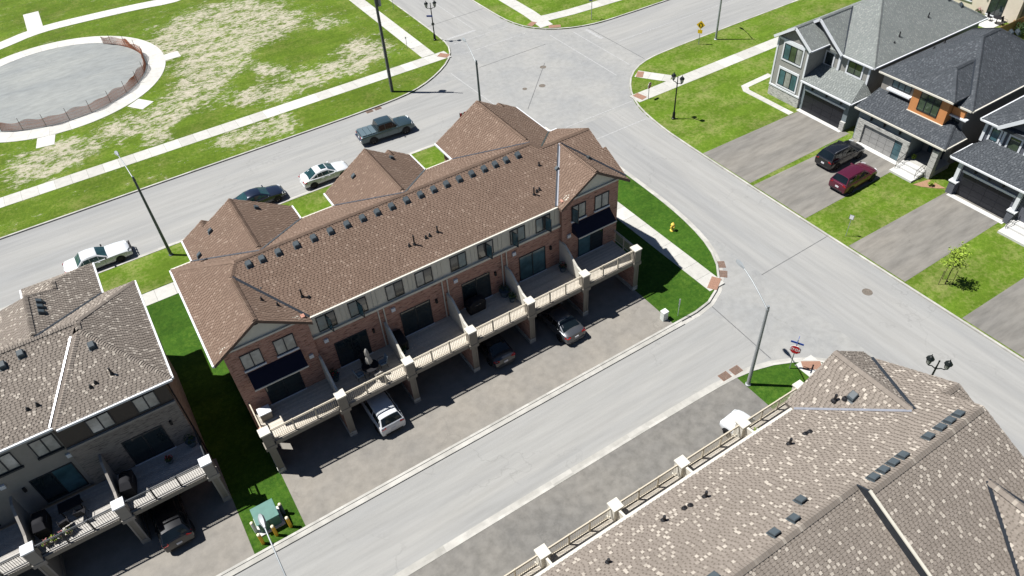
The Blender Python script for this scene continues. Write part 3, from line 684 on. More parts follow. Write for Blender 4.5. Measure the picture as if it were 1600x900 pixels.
# ================================================================== brick townhouses (centre)
B = thing('brick_townhouse_row', (14.0, 38.5, 0.1), 'long red brick townhouse row with reddish brown shingle roof and rear decks', 'townhouse row', 'townhouse rows')
U = 4.72
ZE, ZR, SR = 8.55, 10.9, 0.4947
wall_m = MB(); wall_m.box(-.45, 28.6, 34.0, 43.0, .02, 6.62); wall_m.box(-.45, U, 33.7, 34.001, .02, 8.88); wall_m.box(U * 5, 28.6, 33.7, 34.001, .02, 8.88)
WL = wall_m.build('wall', 'brick_red', B)
MB().box(-.44, 28.59, 34.02, 42.98, 6.621, 8.5).build('upper_siding', 'siding_beige', B)
for k in range(4):                                    # vertical siding battens between the upper windows
    for off in (2.15, 2.45, 4.3, 4.6):
        x = U * (k + 1) + off; MB().box(x, x + .05, 33.985, 34.02, 6.8, 8.42).build('batten', 'siding_beige', B)
MB().box(U + .002, U * 5 - .002, 33.86, 34.02, 6.58, 6.75).build('ledge', 'siding_beige', B)
# front projections
P = [(0.4, 8.0, 4.2, 45.3, 'l'), (10.6, 17.9, 14.25, 45.3, 'r'), (20.3, 28.28, 24.3, 46.2, 'r')]
for a, b_, c, yf, sd in P:
    fw = MB().box(a + .4, b_ - .4, 42.9, yf - .4, .02, 8.6); fw.extrude([(a + .4, yf - .42, 8.6), (b_ - .4, yf - .42, 8.6), (c, yf - .42, 10.65)], (0, -.1, 0)); fw.build('front_bay', 'brick_red', B)
# gable infills at the rear of both end units
for x0, x1, c in ((-1.05, 4.95, 1.95), (23.3, 29.3, 26.3)):
    MB().extrude([(c - 2.45, 33.62, 8.93), (c + 2.45, 33.62, 8.93), (c, 33.62, 10.42)], (0, .3, 0)).build('gable_panel', 'siding_beige', B)
    MB().box(c - 2.42, c + 2.42, 33.5, 33.7, 8.80, 8.925).build('gable_ledge', 'trim_cream', B)
    MB().box(c - .12, c + .12, 33.57, 33.63, 9.95, 10.12).build('gable_vent', 'plastic_black', B)
rf = Roof()
T = (24.85, 38.0, 10.60)
rf.plane([(-1.05, 33.3, ZE), (1.95, 33.3, 10.5), (1.95, 37.79, 10.5), (2.57, 38.6, ZR), (-1.05, 43.4, ZE)])
rf.plane([(1.95, 33.3, 10.5), (4.95, 33.3, ZE), (4.95, 33.85, ZE), (1.95, 37.79, 10.5)])
rf.plane([(4.95, 33.85, ZE), (23.3, 33.85, ZE), (26.3, 37.79, 10.5), (29.4, 33.85, ZE), (29.4, 36.3, 9.762), (29.1, 36.3, 9.762), (29.1, 38.0, 10.603), T, (24.3, 38.6, ZR), (2.57, 38.6, ZR), (1.95, 37.79, 10.5)])
rf.plane([(23.3, 33.3, ZE), (26.3, 33.3, 10.5), (26.3, 37.79, 10.5), (23.3, 33.85, ZE)])
rf.plane([(26.3, 33.3, 10.5), (29.35, 33.3, 8.52), (29.35, 33.85, 8.52), (26.3, 37.79, 10.5)])
rf.plane([(-1.05, 43.4, ZE), (.4, 43.4, ZE), (4.2, 38.6, ZR), (2.57, 38.6, ZR)])
rf.plane([(8.0, 43.4, ZE), (10.6, 43.4, ZE), (14.25, 38.6, ZR), (4.2, 38.6, ZR)])
rf.plane([(17.9, 43.4, ZE), (20.3, 43.4, ZE), (24.3, 38.6, ZR), (14.25, 38.6, ZR)])
rf.plane([T, (29.1, 38.0, 10.60), (29.1, 42.1, ZE), (28.28, 42.1, ZE)])
for a, b_, c, yf, sd in P:
    s1 = (ZR - ZE) / (c - a); s2 = (ZR - ZE) / (b_ - c); w2 = 1.65; yg = yf + .75
    L = [(a, 43.4, ZE), (a, yf, ZE), (c, yf, ZR), (c, 38.6, ZR)]
    Rr = [(c, 38.6, ZR), (c, yf, ZR), (b_, yf, ZE), (b_, 43.4, ZE)]
    if c > 24: Rr = [(c, 38.6, ZR), (c, yf, ZR), (b_, yf, ZE), (b_, 42.1, ZE), T]
    if sd == 'l': L = [(a, 43.4, ZE), (a, yg, ZE), (a + w2, yg, ZE + s1 * w2), (a + w2, yf, ZE + s1 * w2), (c, yf, ZR), (c, 38.6, ZR)]; e = (a + w2, ZE + s1 * w2, a + 2 * w2)
    else:
        Rr = Rr[:2] + [(b_ - w2, yf, ZE + s2 * w2), (b_ - w2, yg, ZE + s2 * w2), (b_, yg, ZE)] + Rr[3:]; e = (b_ - w2, ZE + s2 * w2, b_ - 2 * w2)
    rf.plane(L); rf.plane(Rr); rf.plane([(e[0], yg, e[1]), (e[0], yf - .3, e[1]), (e[2], yf - .3, ZE), (e[2], yg, ZE)])
    rf.caps((c, 39.1, ZR), (c, yf, ZR)); rf.caps((e[0], yf, e[1]), (e[0], yg, e[1]))
rf.caps((2.57, 38.6, ZR), (24.3, 38.6, ZR)); rf.caps((1.95, 33.35, 10.5), (1.95, 37.79, 10.5)); rf.caps((-1.0, 43.35, ZE), (2.57, 38.6, ZR)); rf.caps((1.95, 37.79, 10.5), (2.57, 38.6, ZR))
rf.caps((26.3, 33.35, 10.5), (26.3, 37.7, 10.5)); rf.caps((24.3, 38.6, ZR), T); rf.caps(T, (29.1, 38.0, 10.6))
RF = rf.build(B, 'shingle_red', 'trim_cream')
valley(RF, (4.95, 33.85, ZE), (2.0, 37.75, 10.48)); valley(RF, (23.3, 33.85, ZE), (26.27, 37.75, 10.48), 'valley_bright', .13); valley(RF, (23.18, 33.85, ZE), (26.15, 37.72, 10.46), 'valley_dark', .1)
valley(RF, (29.35, 33.85, ZE), (26.35, 37.75, 10.48)); valley(RF, (28.28, 42.1, ZE), T, 'valley_dark', .12)
for a, b_, c, yf, sd in P:
    valley(RF, (a, 43.4, ZE), (c, 38.65, ZR - .02), 'flashing_grey', .14)
    if c < 24: valley(RF, (b_, 43.4, ZE), (c, 38.65, ZR - .02), 'flashing_grey', .14)
    gutter(RF, (a - .06, 43.4, ZE - .05), (a - .06, yf + (.75 if sd == 'l' else 0), ZE - .05)); gutter(RF, (b_ + .06, 43.4 if c < 24 else 42.1, ZE - .05), (b_ + .06, yf + (.75 if sd == 'r' else 0), ZE - .05))
gutter(RF, (4.97, 33.78, ZE - .05), (23.28, 33.78, ZE - .05), 'trim_cream'); gutter(RF, (-1.11, 33.3, ZE - .05), (-1.11, 43.4, ZE - .05)); gutter(RF, (28.3, 42.16, ZE - .05), (29.1, 42.16, ZE - .05))
for a, b_ in ((-1.05, .4), (8.06, 10.54), (17.96, 20.24)): gutter(RF, (a, 43.46, ZE - .05), (b_, 43.46, ZE - .05), 'trim_cream')
zr_ = lambda y: ZE + SR * (y - 33.85)
for x in (3.2, 4.05, 5.1, 6.3, 7.45, 8.6, 9.75, 10.85, 11.9, 12.95, 14.05, 15.1, 16.1, 17.1, 18.1, 19.1, 20.1, 21.0, 21.9, 22.9): roof_vent(RF, x, 38.05, zr_(38.05), SR)
for x, y, z, s, ax in ((26.9 + .6, 35.8, 10.5 - .65 * 1.2, -.65, 'x'), (.9, 42.4, 8.55 + .65 * 1.4, .65, 'x'), (3.3, 36.6, 10.5 - .65 * 1.35, -.65, 'x'), (12.6, 44.0, 9.8, .64, 'x'), (2.2, 44.2, 9.66, .618, 'x'), (5.6, 44.3, 10.03, -.618, 'x'), (15.9, 44.4, 9.85, -.64, 'x'), (24.9, 36.2, 9.6, .65, 'x')):
    roof_vent(RF, x, y, z, s, ax, .28)
for x, y, h in ((13.0, 35.3, .75), (13.0 - .35, 35.35, .2), (13.9, 35.4, .22), (14.2, 35.42, .22), (14.8, 35.45, .5), (5.15, 35.1, .6), (5.5, 34.9, .15), (22.3, 35.2, .6), (22.6, 35.3, .2), (22.85, 35.35, .2), (23.9, 36.9, .3)): roof_pipe(RF, x, y, zr_(y), h)
for x, y in ((2.9, 35.4), (3.6, 34.9)): roof_pipe(RF, x, y, 10.5 - .65 * (x - 1.95), .3)
G2 = ['glass_blind', 'glass_dark']
for k in range(1, 5):
    x = U * k
    for off, w_ in ((.55, 1.24), (2.68, 1.24)):
        window(B, '-y', 34.02, x + off, x + off + w_, 6.86, 8.1, 2, 'dark_metal', glasses=random.sample(['glass_blind', 'glass_dark', 'glass_blind', 'glass_blue'], 2))
    window(B, '-y', 34.0, x + 1.15, x + 3.4, 3.14, 5.4, 2, 'dark_metal', glasses=[('glass_dark', 'glass_dark'), ('glass_dark', 'glass_dark'), ('glass_dark', 'glass_dark'), ('glass_blue', 'glass_blue')][k - 1], name='sliding_door', sill='trim_white')
    wall_lamp(B, '-y', 34.0, x + 3.85, 5.0); meter(B, '-y', 34.0, x + .75, 6.0, 'trim_white')
    if k < 4:
        for dx in (-.28, .12): MB().tube([(U * (k + 1) + dx, 33.93, 3.1), (U * (k + 1) + dx, 33.93, 6.6)], .045, 8).build('downpipe', 'trim_cream', B)
for x0, gl in ((0.0, ('glass_dark', 'glass_dark')), (24.08 - .02, ('glass_blue', 'glass_dark'))):
    window(B, '-y', 33.7, x0 + .35, x0 + 1.6, 6.82, 8.08, 2, 'dark_metal', glasses=['glass_blind', 'glass_blind'], sill='trim_white')
    window(B, '-y', 33.7, x0 + 2.4, x0 + 3.68, 6.82, 8.08, 2, 'dark_metal', glasses=['glass_blind', 'glass_blind'], sill='trim_white')
    window(B, '-y', 33.7, x0 + .95, x0 + 3.25, 3.14, 5.2, 2, 'dark_metal', glasses=gl, name='sliding_door', sill='trim_white')
    aw = MB().extrude([(x0 + .38, 33.69, 6.52), (x0 + .38, 32.82, 5.86), (x0 + .38, 32.82, 5.74), (x0 + .38, 33.69, 5.74)], (3.4, 0, 0)).build('awning', 'awning_navy', B)
    MB().box(x0 + .36, x0 + 3.8, 32.76, 32.82, 5.74, 5.83).build('awning_edge', 'trim_cream', aw)
    meter(B, '-y', 33.7, x0 + (4.25 if x0 < 1 else .1), 5.6)
def open_sash(x, z0, z1, pos, wd=.56, ang=75, side=1):
    o = MB(); t_ = .04
    o.box(0, wd, -.02, .02, 0, t_); o.box(0, wd, -.02, .02, z1 - z0 - t_, z1 - z0); o.box(0, t_, -.02, .02, t_, z1 - z0 - t_); o.box(wd - t_, wd, -.02, .02, t_, z1 - z0 - t_)
    s_ = o.build('open_sash', 'dark_metal', B, org=(0, 0, 0)); p_ = MB().box(t_, wd - t_, -.006, .006, t_, z1 - z0 - t_).build('pane', 'glass_blue', s_, org=(0, 0, 0)); p_.location = (0, 0, 0)
    ORG[s_] = Vector((x, pos - .06, z0)); s_.location = ORG[s_] - ORG[B]; s_.rotation_euler = (0, 0, R(-ang) if side > 0 else R(180 + ang))
for x_, sd_ in ((5.9, 1), (8.0, 1), (17.5, 1), (19.6, 1), (22.35, 1)): open_sash(x_, 6.9, 8.06, 34.02, side=sd_)
open_sash(24.45, 6.86, 8.04, 33.7)
xs = [U * k for k in range(6)] + [28.3]
xs[0] = -.18
deck_row(B, xs, 34.0, -1, 'brick_red', 'trim_taupe', 'rail_tan', 'deck_wood')
railing(B, (28.4, 31.35), (28.4, 33.66), 3.1, 'rail_tan', 1); railing(B, (-.25, 31.35), (-.25, 33.66), 3.1, 'rail_tan', 1)
garage_row(B, [(U * k + .9, U * k + 3.7) for k in range(6)], 34.0 - .31, '-y', 'garage_taupe')

# ================================================================== grey townhouses (left)
Lb = thing('grey_townhouse_row', (-12.0, 38.5, 0.1), 'grey brick townhouse row with speckled taupe shingle roof at the left edge', 'townhouse row', 'townhouse rows')
m = MB(); m.box(-23, -9.75, 34.3, 43.3, .02, 8.5); m.build('wall', 'siding_taupe', Lb)
MB().box(-9.749, -3.8, 34.02, 43.2, .02, 6.7).build('end_wall', 'brick_grey', Lb)
MB().box(-9.74, -3.82, 34.04, 43.18, 6.701, 8.5).build('upper_panel', 'panel_brown', Lb)
MB().box(-9.75, -3.79, 33.9, 34.04, 6.6, 6.75).build('ledge', 'siding_taupe', Lb)
MB().box(-9.3, -5.8, 43, 46.9, .02, 8.5).build('front_bay', 'brick_grey', Lb)
rf = Roof()
A = (-6.65, 38.1, 10.9)
rf.plane([(-3.35, 33.85, ZE), (-3.35, 43.8, ZE), (-6.65, 38.9, 10.9), A])
rf.plane([(-9.55, 33.85, ZE), (-3.35, 33.85, ZE), A])
rf.plane([(-9.55, 33.85, ZE), A, (-7.15, 38.3, 10.56), (-9.75, 34.15, ZE)])
rf.plane([(-23, 34.15, ZE), (-9.75, 34.15, ZE), (-7.1, 38.3, 10.58), (-6.65, 38.9, 10.9), (-23, 38.9, 10.9)])
rf.plane([(-3.35, 43.8, ZE), (-5.35, 43.8, ZE), (-8.93, 38.9, 10.9), (-6.65, 38.9, 10.9)])
s1 = (10.9 - ZE) / 3.58
rf.plane([(-5.35, 43.8, ZE), (-8.93, 38.9, 10.9), (-8.93, 43.0, 10.9), (-7.55, 43.97, ZE + s1 * 2.2), (-7.55, 44.9, ZE + s1 * 2.2), (-5.35, 47.4, ZE)])
rf.plane([(-7.55, 44.9, ZE + s1 * 2.2), (-7.55, 43.9, ZE + s1 * 2.2), (-9.75, 45.4, ZE), (-9.75, 47.4, ZE)])
rf.plane([(-7.55, 44.9, ZE + s1 * 2.2), (-9.75, 47.4, ZE), (-5.35, 47.4, ZE)])
rf.plane([(-8.93, 38.9, 10.9), (-8.93, 43.0, 10.9), (-12.5, 45.5, ZE), (-12.5, 43.8, ZE)])
rf.plane([(-8.93, 43.0, 10.9), (-7.55, 43.967, 9.991), (-9.75, 45.5, ZE), (-12.5, 45.5, ZE)])
rf.plane([(-12.5, 43.8, ZE), (-23, 43.8, ZE), (-23, 38.9, 10.9), (-8.93, 38.9, 10.9)])
for a, b_ in (((-3.4, 33.9, ZE), A), (A, (-6.65, 38.9, 10.9)), ((-3.4, 43.75, ZE), (-6.65, 38.9, 10.9)), ((-6.65, 38.9, 10.9), (-23, 38.9, 10.9)), ((-9.5, 33.9, ZE), A), ((-8.93, 39.2, 10.9), (-8.93, 43, 10.9)), ((-8.93, 43.0, 10.9), (-7.6, 43.95, 10.0)), ((-7.55, 44.0, ZE + s1 * 2.2), (-7.55, 44.9, ZE + s1 * 2.2))): rf.caps(a, b_)
RL = rf.build(Lb, 'shingle_taupe', 'trim_taupe')
valley(RL, (-9.78, 34.15, ZE), (-7.2, 38.2, 10.54), 'valley_bright', .09); valley(RL, (-5.35, 43.8, ZE), (-8.85, 39.0, 10.86), 'valley_dark', .16)
gutter(RL, (-3.29, 33.85, ZE - .05), (-3.29, 43.8, ZE - .05)); gutter(RL, (-9.5, 33.79, ZE - .05), (-3.35, 33.79, ZE - .05)); gutter(RL, (-23, 34.09, ZE - .05), (-9.6, 34.09, ZE - .05)); gutter(RL, (-5.29, 43.8, ZE - .05), (-5.29, 47.4, ZE - .05)); gutter(RL, (-9.81, 45.1, ZE - .05), (-9.81, 47.4, ZE - .05))
for x, y in ((-9.75, 38.3), (-10.75, 38.1), (-11.9, 38.1)): roof_vent(RL, x, y, ZE + .495 * (y - 34.15), .495)
roof_vent(RL, -6.35, 37.0, ZE + .55 * 3.15, .55)
for y in (41.4, 41.95, 42.5): roof_vent(RL, -8.3, y, 10.9 - s1 * .63, -s1, 'x', .30)
for x, y, h in ((-6.0, 35.3, .5), (-6.9, 35.2, .2), (-7.2, 35.1, .2)): roof_pipe(RL, x, y, ZE + .553 * (y - 33.85), h)
for x, y, h in ((-9.9, 35.5, .25), (-10.4, 35.5, .2)): roof_pipe(RL, x, y, ZE + .495 * (y - 34.15), h)
for x0 in (-5.75, -8.25): window(Lb, '-y', 34.04, x0, x0 + 1.25, 6.9, 8.1, 2, 'dark_metal', glasses=['glass_blind', 'glass_blind'])
for x0 in (-10.9, -13.0, -15.4): window(Lb, '-y', 34.3, x0 - .25, x0 + 1.0, 6.75, 8.05, 2, 'dark_metal', glasses=['glass_blind', 'glass_blind'], sill='dark_metal')
window(Lb, '-y', 34.02, -7.4, -5.1, 3.14, 5.35, 2, 'dark_metal', name='sliding_door', sill='trim_white'); window(Lb, '-y', 34.3, -12.3, -10.05, 3.14, 5.4, 2, 'dark_metal', glasses=('glass_dark', 'glass_blue'), name='sliding_door', sill='trim_taupe'); window(Lb, '-y', 34.3, -17.0, -14.8, 3.14, 5.4, 2, 'dark_metal', name='sliding_door')
wall_lamp(Lb, '-y', 34.02, -4.6, 5.2); wall_lamp(Lb, '-y', 34.3, -12.7, 5.0); meter(Lb, '-y', 34.3, -9.9, 6.0); meter(Lb, '-y', 34.3, -13.4, 5.9)
deck_row(Lb, [-23.0, -18.2, -13.35, -8.65, -3.75], 34.0, -1, 'siding_taupe', 'trim_taupe', 'dark_metal', 'deck_grey', 'siding_taupe', True, 'trim_white', 'siding_taupe')
railing(Lb, (-3.68, 31.35), (-3.68, 33.98), 3.1, 'dark_metal', 1)
garage_row(Lb, [(-7.6, -4.8), (-12.4, -9.9)], 33.99, '-y', 'garage_black')
MB().tube([(-3.72, 34.4, .1), (-3.72, 34.4, 8.4)], .045, 8).build('downpipe', 'plastic_black', Lb)
MB().box(-3.8, -3.45, 39.6, 40.5, 5.8, 6.9).build('side_bay', 'chair_blue', Lb)

# ================================================================== speckled roof townhouses (bottom right)
S = thing('taupe_townhouse_row', (18.0, 8.0, 0.1), 'near townhouse row with speckled taupe shingle roof at the bottom right', 'townhouse row', 'townhouse rows')
m = MB(); m.box(-8, 28.5, 1.2, 12.4, .02, 8.45); m.build('wall', 'brick_grey', S)
MB().box(23.6, 28.5, 12.39, 12.75, .02, 8.6).build('end_wall', 'brick_grey', S)
MB().extrude([(23.9, 12.7, 8.62), (28.6, 12.7, 8.62), (26.25, 12.7, 10.2)], (0, .1, 0)).build('gable_panel', 'siding_beige', S)
rf = Roof(0.145, .13, .20)
sl = 2.95 / 5.95
zn = lambda y: ZE + sl * (12.65 - y)
rf.plane([(-8, 12.65, ZE), (23.3, 12.65, ZE), (26.25, 8.55, zn(8.55)), (29.3, 12.65, ZE), (29.3, 8.35, zn(8.35)), (28.2, 8.35, zn(8.35)), (28.2, 6.7, zn(6.7)), (20.4, 6.7, zn(6.7)), (20.4, 7.3, zn(7.3)), (-8, 7.3, zn(7.3))])
zg = zn(8.55)
rf.plane([(23.25, 13.2, ZE), (26.25, 13.2, zg), (26.25, 8.55, zg), (23.25, 12.65, ZE)]); rf.plane([(26.25, 13.2, zg), (29.25, 13.2, ZE), (29.25, 12.65, ZE), (26.25, 8.55, zg)])
rf.plane([(28.2, 8.35, zn(8.35)), (29.3, 8.35, zn(8.35)), (29.3, 6.4, zn(8.35) - .95), (28.2, 6.4, zn(8.35) - .95)])
rf.plane([(-8, 7.3, zn(7.3)), (20.4, 7.3, zn(7.3)), (20.4, .4, zn(7.3) - .495 * 6.9), (-8, .4, zn(7.3) - .495 * 6.9)])
zs_ = lambda y: zn(6.7) - .495 * (6.7 - y)
gx, gy = 25.75, 4.55; gz = zs_(gy); e = .4; hw = (gz - zs_(e)) / .9
rf.plane([(20.4, 6.7, zn(6.7)), (28.2, 6.7, zn(6.7)), (28.2, e, zs_(e)), (gx + hw, e, zs_(e)), (gx, gy, gz), (gx - hw, e, zs_(e)), (20.4, e, zs_(e))])
rf.plane([(gx, gy, gz), (gx - hw, e, zs_(e)), (gx - hw, e - 1.5, zs_(e)), (gx, e - 1.5, gz)]); rf.plane([(gx, gy, gz), (gx + hw, e, zs_(e)), (gx + hw, e - 1.5, zs_(e)), (gx, e - 1.5, gz)])
for a, b_ in (((-8, 7.3, zn(7.3)), (20.35, 7.3, zn(7.3))), ((20.5, 6.7, zn(6.7)), (28.15, 6.7, zn(6.7))), ((26.25, 13.15, zg), (26.25, 8.6, zg)), ((28.2, 8.35, zn(8.35)), (29.25, 8.35, zn(8.35))), ((gx, gy, gz), (gx, e - 1.5, gz))): rf.caps(a, b_, .19, .115, .16)
RS = rf.build(S, 'shingle_taupe', 'trim_cream')
MB().extrude([(20.36, 7.3, zn(7.3) + .04), (20.36, 6.7, zn(6.7) + .04), (20.36, .4, zs_(.4) + .04), (20.36, .4, zn(7.3) - .495 * 6.9)], (.08, 0, 0)).build('parapet', 'valley_dark', RS)
MB().bar((20.36, 6.72, zn(6.7) + .08), (20.36, .4, zs_(.4) + .08), .13, .06).build('parapet_flashing', 'siding_beige', RS)
valley(RS, (23.25, 12.65, ZE), (26.15, 8.62, zg - .03), 'valley_bright', .14); valley(RS, (29.25, 12.65, ZE), (26.33, 8.62, zg - .03), 'valley_dark', .2)
valley(RS, (gx - hw, e, zs_(e)), (gx - .05, gy - .1, gz - .03), 'valley_dark', .17); valley(RS, (gx + hw, e, zs_(e)), (gx + .05, gy - .1, gz - .03), 'valley_dark', .14)
gutter(RS, (-8, 12.72, ZE - .05), (23.2, 12.72, ZE - .05), 'trim_cream', .16)
for x in (7.0, 8.4, 9.8, 11.2, 12.6): roof_vent(RS, x, 7.75, zn(7.75), -sl, 'y', .36)
for x in (15.95, 17.1, 18.15): roof_vent(RS, x, 7.75 if x < 18 else 8.25, zn(7.75 if x < 18 else 8.25), -sl, 'y', .36)
for x in (21.15, 21.8, 22.45, 23.1, 24.85, 25.7, 26.35, 27.0): roof_vent(RS, x, 7.1, zn(7.1), -sl, 'y', .36)
roof_vent(RS, 25.15, 11.0, ZE + (zg - ZE) / 3 * 1.9, (zg - ZE) / 3, 'x', .36)
for x, y, h in ((20.9, 11.0, .45), (21.95, 10.95, .12), (22.2, 10.9, .12), (15.7, 11.2, .45), (14.55, 11.3, .12), (14.85, 11.25, .12), (13.4, 11.4, .4), (10.1, 11.2, .3)): roof_pipe(RS, x, y, zn(y), h, .07)
for x, y, h in ((24.6, 11.5, .5), (24.95, 11.2, .12)): roof_pipe(RS, x, y, ZE + (zg - ZE) / 3 * (x - 23.25), h, .07)
deck_row(S, [-4.9, -.15, 4.6, 9.35, 14.05, 18.75, 23.4, 28.1], 12.4, 1, 'brick_grey', 'trim_taupe', 'rail_tan', 'deck_wood', pierm='trim_cream', depth=2.95)
garage_row(S, [(9.35 + 4.7 * k + .9, 9.35 + 4.7 * k + 3.7) for k in range(4)], 12.4, '+y', 'garage_taupe')

# ================================================================== detached houses (right)
def garage_door(parent, pos, y0, y1, z0, z1, mat, cols=4, glass_col=None):
    g = fbox(MB(), '-x', pos, y0, y1, z0, z1, -.02, .01).build('garage_door', 'dark_metal', parent)
    n = 4; h = (z1 - z0) / n; w_ = (y1 - y0) / cols
    for i in range(n):
        for j in range(cols):
            gm = 'glass_blue' if glass_col is not None and j == glass_col else mat
            fbox(MB(), '-x', pos, y0 + j * w_ + (.012 if gm == mat else .05), y0 + (j + 1) * w_ - (.012 if gm == mat else .05), z0 + i * h + .015, z0 + (i + 1) * h - .015, .01, .03).build('door_panel', gm, g)
    return g
def steps(parent, x0, x1, y0, y1, n=3, z0=.12, rise=.17):
    for k in range(n):
        MB().box(x0 + (x1 - x0) * (k + .55) / (n + .55) if k else x0, x1, y0, y1, z0 - .1 if k == 0 else z0 + rise * k - .001, z0 + rise * (k + 1)).build('step', 'concrete_white', parent)
def handrail(parent, p, q, z0, z1):
    m = MB(); m.tube([(p[0], p[1], z0), (p[0], p[1], z0 + .9)], .022, 6); m.tube([(q[0], q[1], z1), (q[0], q[1], z1 + .9)], .022, 6)
    m.tube([(p[0], p[1], z0 + .9), (q[0], q[1], z1 + .9)], .025, 6); m.tube([(p[0], p[1], z0 + .35), (q[0], q[1], z1 + .35)], .018, 6)
    for k in range(1, 5): t = k / 5; m.tube([(p[0] + (q[0] - p[0]) * t, p[1] + (q[1] - p[1]) * t, z0 + (z1 - z0) * t + .35), (p[0] + (q[0] - p[0]) * t, p[1] + (q[1] - p[1]) * t, z0 + (z1 - z0) * t + .9)], .012, 5)
    m.build('handrail', 'lamp_black', parent)
# ---- house with the light grey roof
HA = thing('light_grey_house', (66, 41, .1), 'grey sided house with light grey roof, white trim and black garage door', 'house', 'houses along the right street')
MB().box(58.3, 61, 41.8, 45.7, .02, 1.3).build('stone_base', 'stone_grey', HA); MB().box(58.33, 61, 41.83, 45.67, 1.301, 6.38).build('bay_wall', 'siding_grey_h', HA)
MB().box(60.75, 77.2, 36.6, 46.3, .02, 6.0).build('wall', 'siding_grey_h', HA); MB().box(58.5, 60.76, 36.25, 41.79, .02, 3.25).build('garage_wall', 'siding_teal', HA)
MB().extrude([(58.36, 42.0, 6.4), (58.36, 45.5, 6.4), (58.36, 43.7, 7.75)], (.12, 0, 0)).build('gable_panel', 'siding_grey_v', HA)
MB().extrude([(60.72, 39.95, 6.0), (60.72, 46.0, 6.0), (60.72, 42.9, 8.25)], (.14, 0, 0)).build('gable_panel', 'siding_grey_v', HA)
for q in ((58.28, 58.34, 41.8, 45.7, 6.2, 6.4), (58.24, 58.34, 41.78, 45.72, 1.2, 1.36), (58.28, 58.36, 41.8, 41.98, 1.37, 6.19), (58.28, 58.36, 45.52, 45.7, 1.37, 6.19), (60.7, 60.78, 36.58, 36.78, 4.0, 6.0), (60.6, 60.78, 39.85, 40.1, 3.9, 5.98)): MB().box(*q).build('corner_trim', 'trim_white', HA)
rf = Roof(.145, .13, .24)
rf.plane([(60.5, 36.2, 6), (60.5, 46.6, 6), (66.8, 41.4, 9.64)]); rf.plane([(60.5, 36.2, 6), (66.8, 41.4, 9.64), (71.2, 41.4, 9.64), (77.5, 36.2, 6)]); rf.plane([(60.5, 46.6, 6), (66.8, 41.4, 9.64), (71.2, 41.4, 9.64), (77.5, 46.6, 6)]); rf.plane([(77.5, 36.2, 6), (77.5, 46.6, 6), (71.2, 41.4, 9.64)])
rf.plane([(60.3, 39.7, 6.05), (60.3, 42.9, 8.5), (64.75, 42.9, 8.5), (60.55, 39.7, 6.05)]); rf.plane([(60.3, 46.1, 6.05), (60.3, 42.9, 8.5), (64.75, 42.9, 8.5), (60.55, 46.1, 6.05)])
rf.plane([(58.0, 41.5, 6.4), (58.0, 43.7, 8.0), (60.85, 43.7, 8.0), (60.85, 41.5, 6.4)]); rf.plane([(58.0, 45.95, 6.4), (58.0, 43.7, 8.0), (60.85, 43.7, 8.0), (60.85, 45.95, 6.4)])
rf.plane([(58.0, 35.9, 3.35), (58.0, 41.79, 3.35), (60.78, 41.79, 4.3), (60.78, 36.9, 4.3)]); rf.plane([(58.0, 35.9, 3.35), (60.78, 36.9, 4.3), (60.78, 35.9, 3.35)])
for a, b_ in (((60.5, 36.2, 6), (66.8, 41.4, 9.64)), ((66.8, 41.4, 9.64), (71.2, 41.4, 9.64)), ((60.5, 46.6, 6), (66.8, 41.4, 9.64)), ((71.2, 41.4, 9.64), (77.5, 36.2, 6)), ((60.35, 42.9, 8.5), (64.6, 42.9, 8.5)), ((58.05, 43.7, 8), (60.8, 43.7, 8))): rf.caps(a, b_)
RA = rf.build(HA, 'shingle_grey', 'trim_white'); valley(RA, (60.55, 39.7, 6.02), (64.7, 42.85, 8.48), 'valley_dark', .13)
for (p, q) in (((57.97, 41.45, 6.34), (57.97, 43.7, 7.94)), ((57.97, 46.0, 6.34), (57.97, 43.7, 7.94)), ((60.27, 39.65, 5.98), (60.27, 42.9, 8.42)), ((60.27, 46.15, 5.98), (60.27, 42.9, 8.42))): MB().bar(p, q, .06, .26).build('gable_trim', 'trim_white', RA)
gutter(RA, (60.43, 36.2, 5.95), (60.43, 39.7, 5.95)); gutter(RA, (60.45, 36.13, 5.95), (77.5, 36.13, 5.95)); gutter(RA, (57.94, 35.85, 3.28), (57.94, 41.79, 3.28)); gutter(RA, (58.0, 35.84, 3.28), (60.7, 35.84, 3.28)); gutter(RA, (58.0, 41.44, 6.33), (60.6, 41.44, 6.33))
for x, y in ((75.2, 38.0), (74.2, 38.9)): roof_vent(RA, x, y, 6 + .7 * (y - 36.2), .7)
for x, y, h in ((65.5, 37.7, .5), (64.5, 37.4, .15), (70.3, 38.2, .5)): roof_pipe(RA, x, y, 6 + .7 * (y - 36.2), h)
window(HA, '-x', 58.33, 42.5, 44.75, 4.4, 6.0, 3, 'dark_metal', glasses=['glass_blind', 'glass_green', 'glass_blue'], trim='trim_white', head=.08)
window(HA, '-x', 58.33, 42.5, 44.75, 1.62, 3.3, 3, 'dark_metal', glasses=['glass_blue', 'glass_blind', 'glass_blue'], trim='trim_white', head=.08)
window(HA, '-x', 60.75, 40.75, 41.6, 4.35, 5.55, 1, 'dark_metal', trim='trim_white', head=.05); window(HA, '-x', 60.75, 37.45, 39.0, 4.45, 5.65, 2, 'dark_metal', glass='glass_green', trim='trim_white', head=.08)
garage_door(HA, 58.5, 36.75, 41.4, .1, 2.2, 'garage_black'); fbox(MB(), '-x', 58.5, 36.6, 41.5, 2.24, 2.42, 0, .08).build('door_header', 'trim_white', HA)
for y in (37.2, 38.9, 40.6): wall_lamp(HA, '-x', 58.5, y, 2.75)
MB().box(58.3, 58.52, 36.2, 36.7, .05, 1.05).build('stone_base', 'stone_grey', HA)
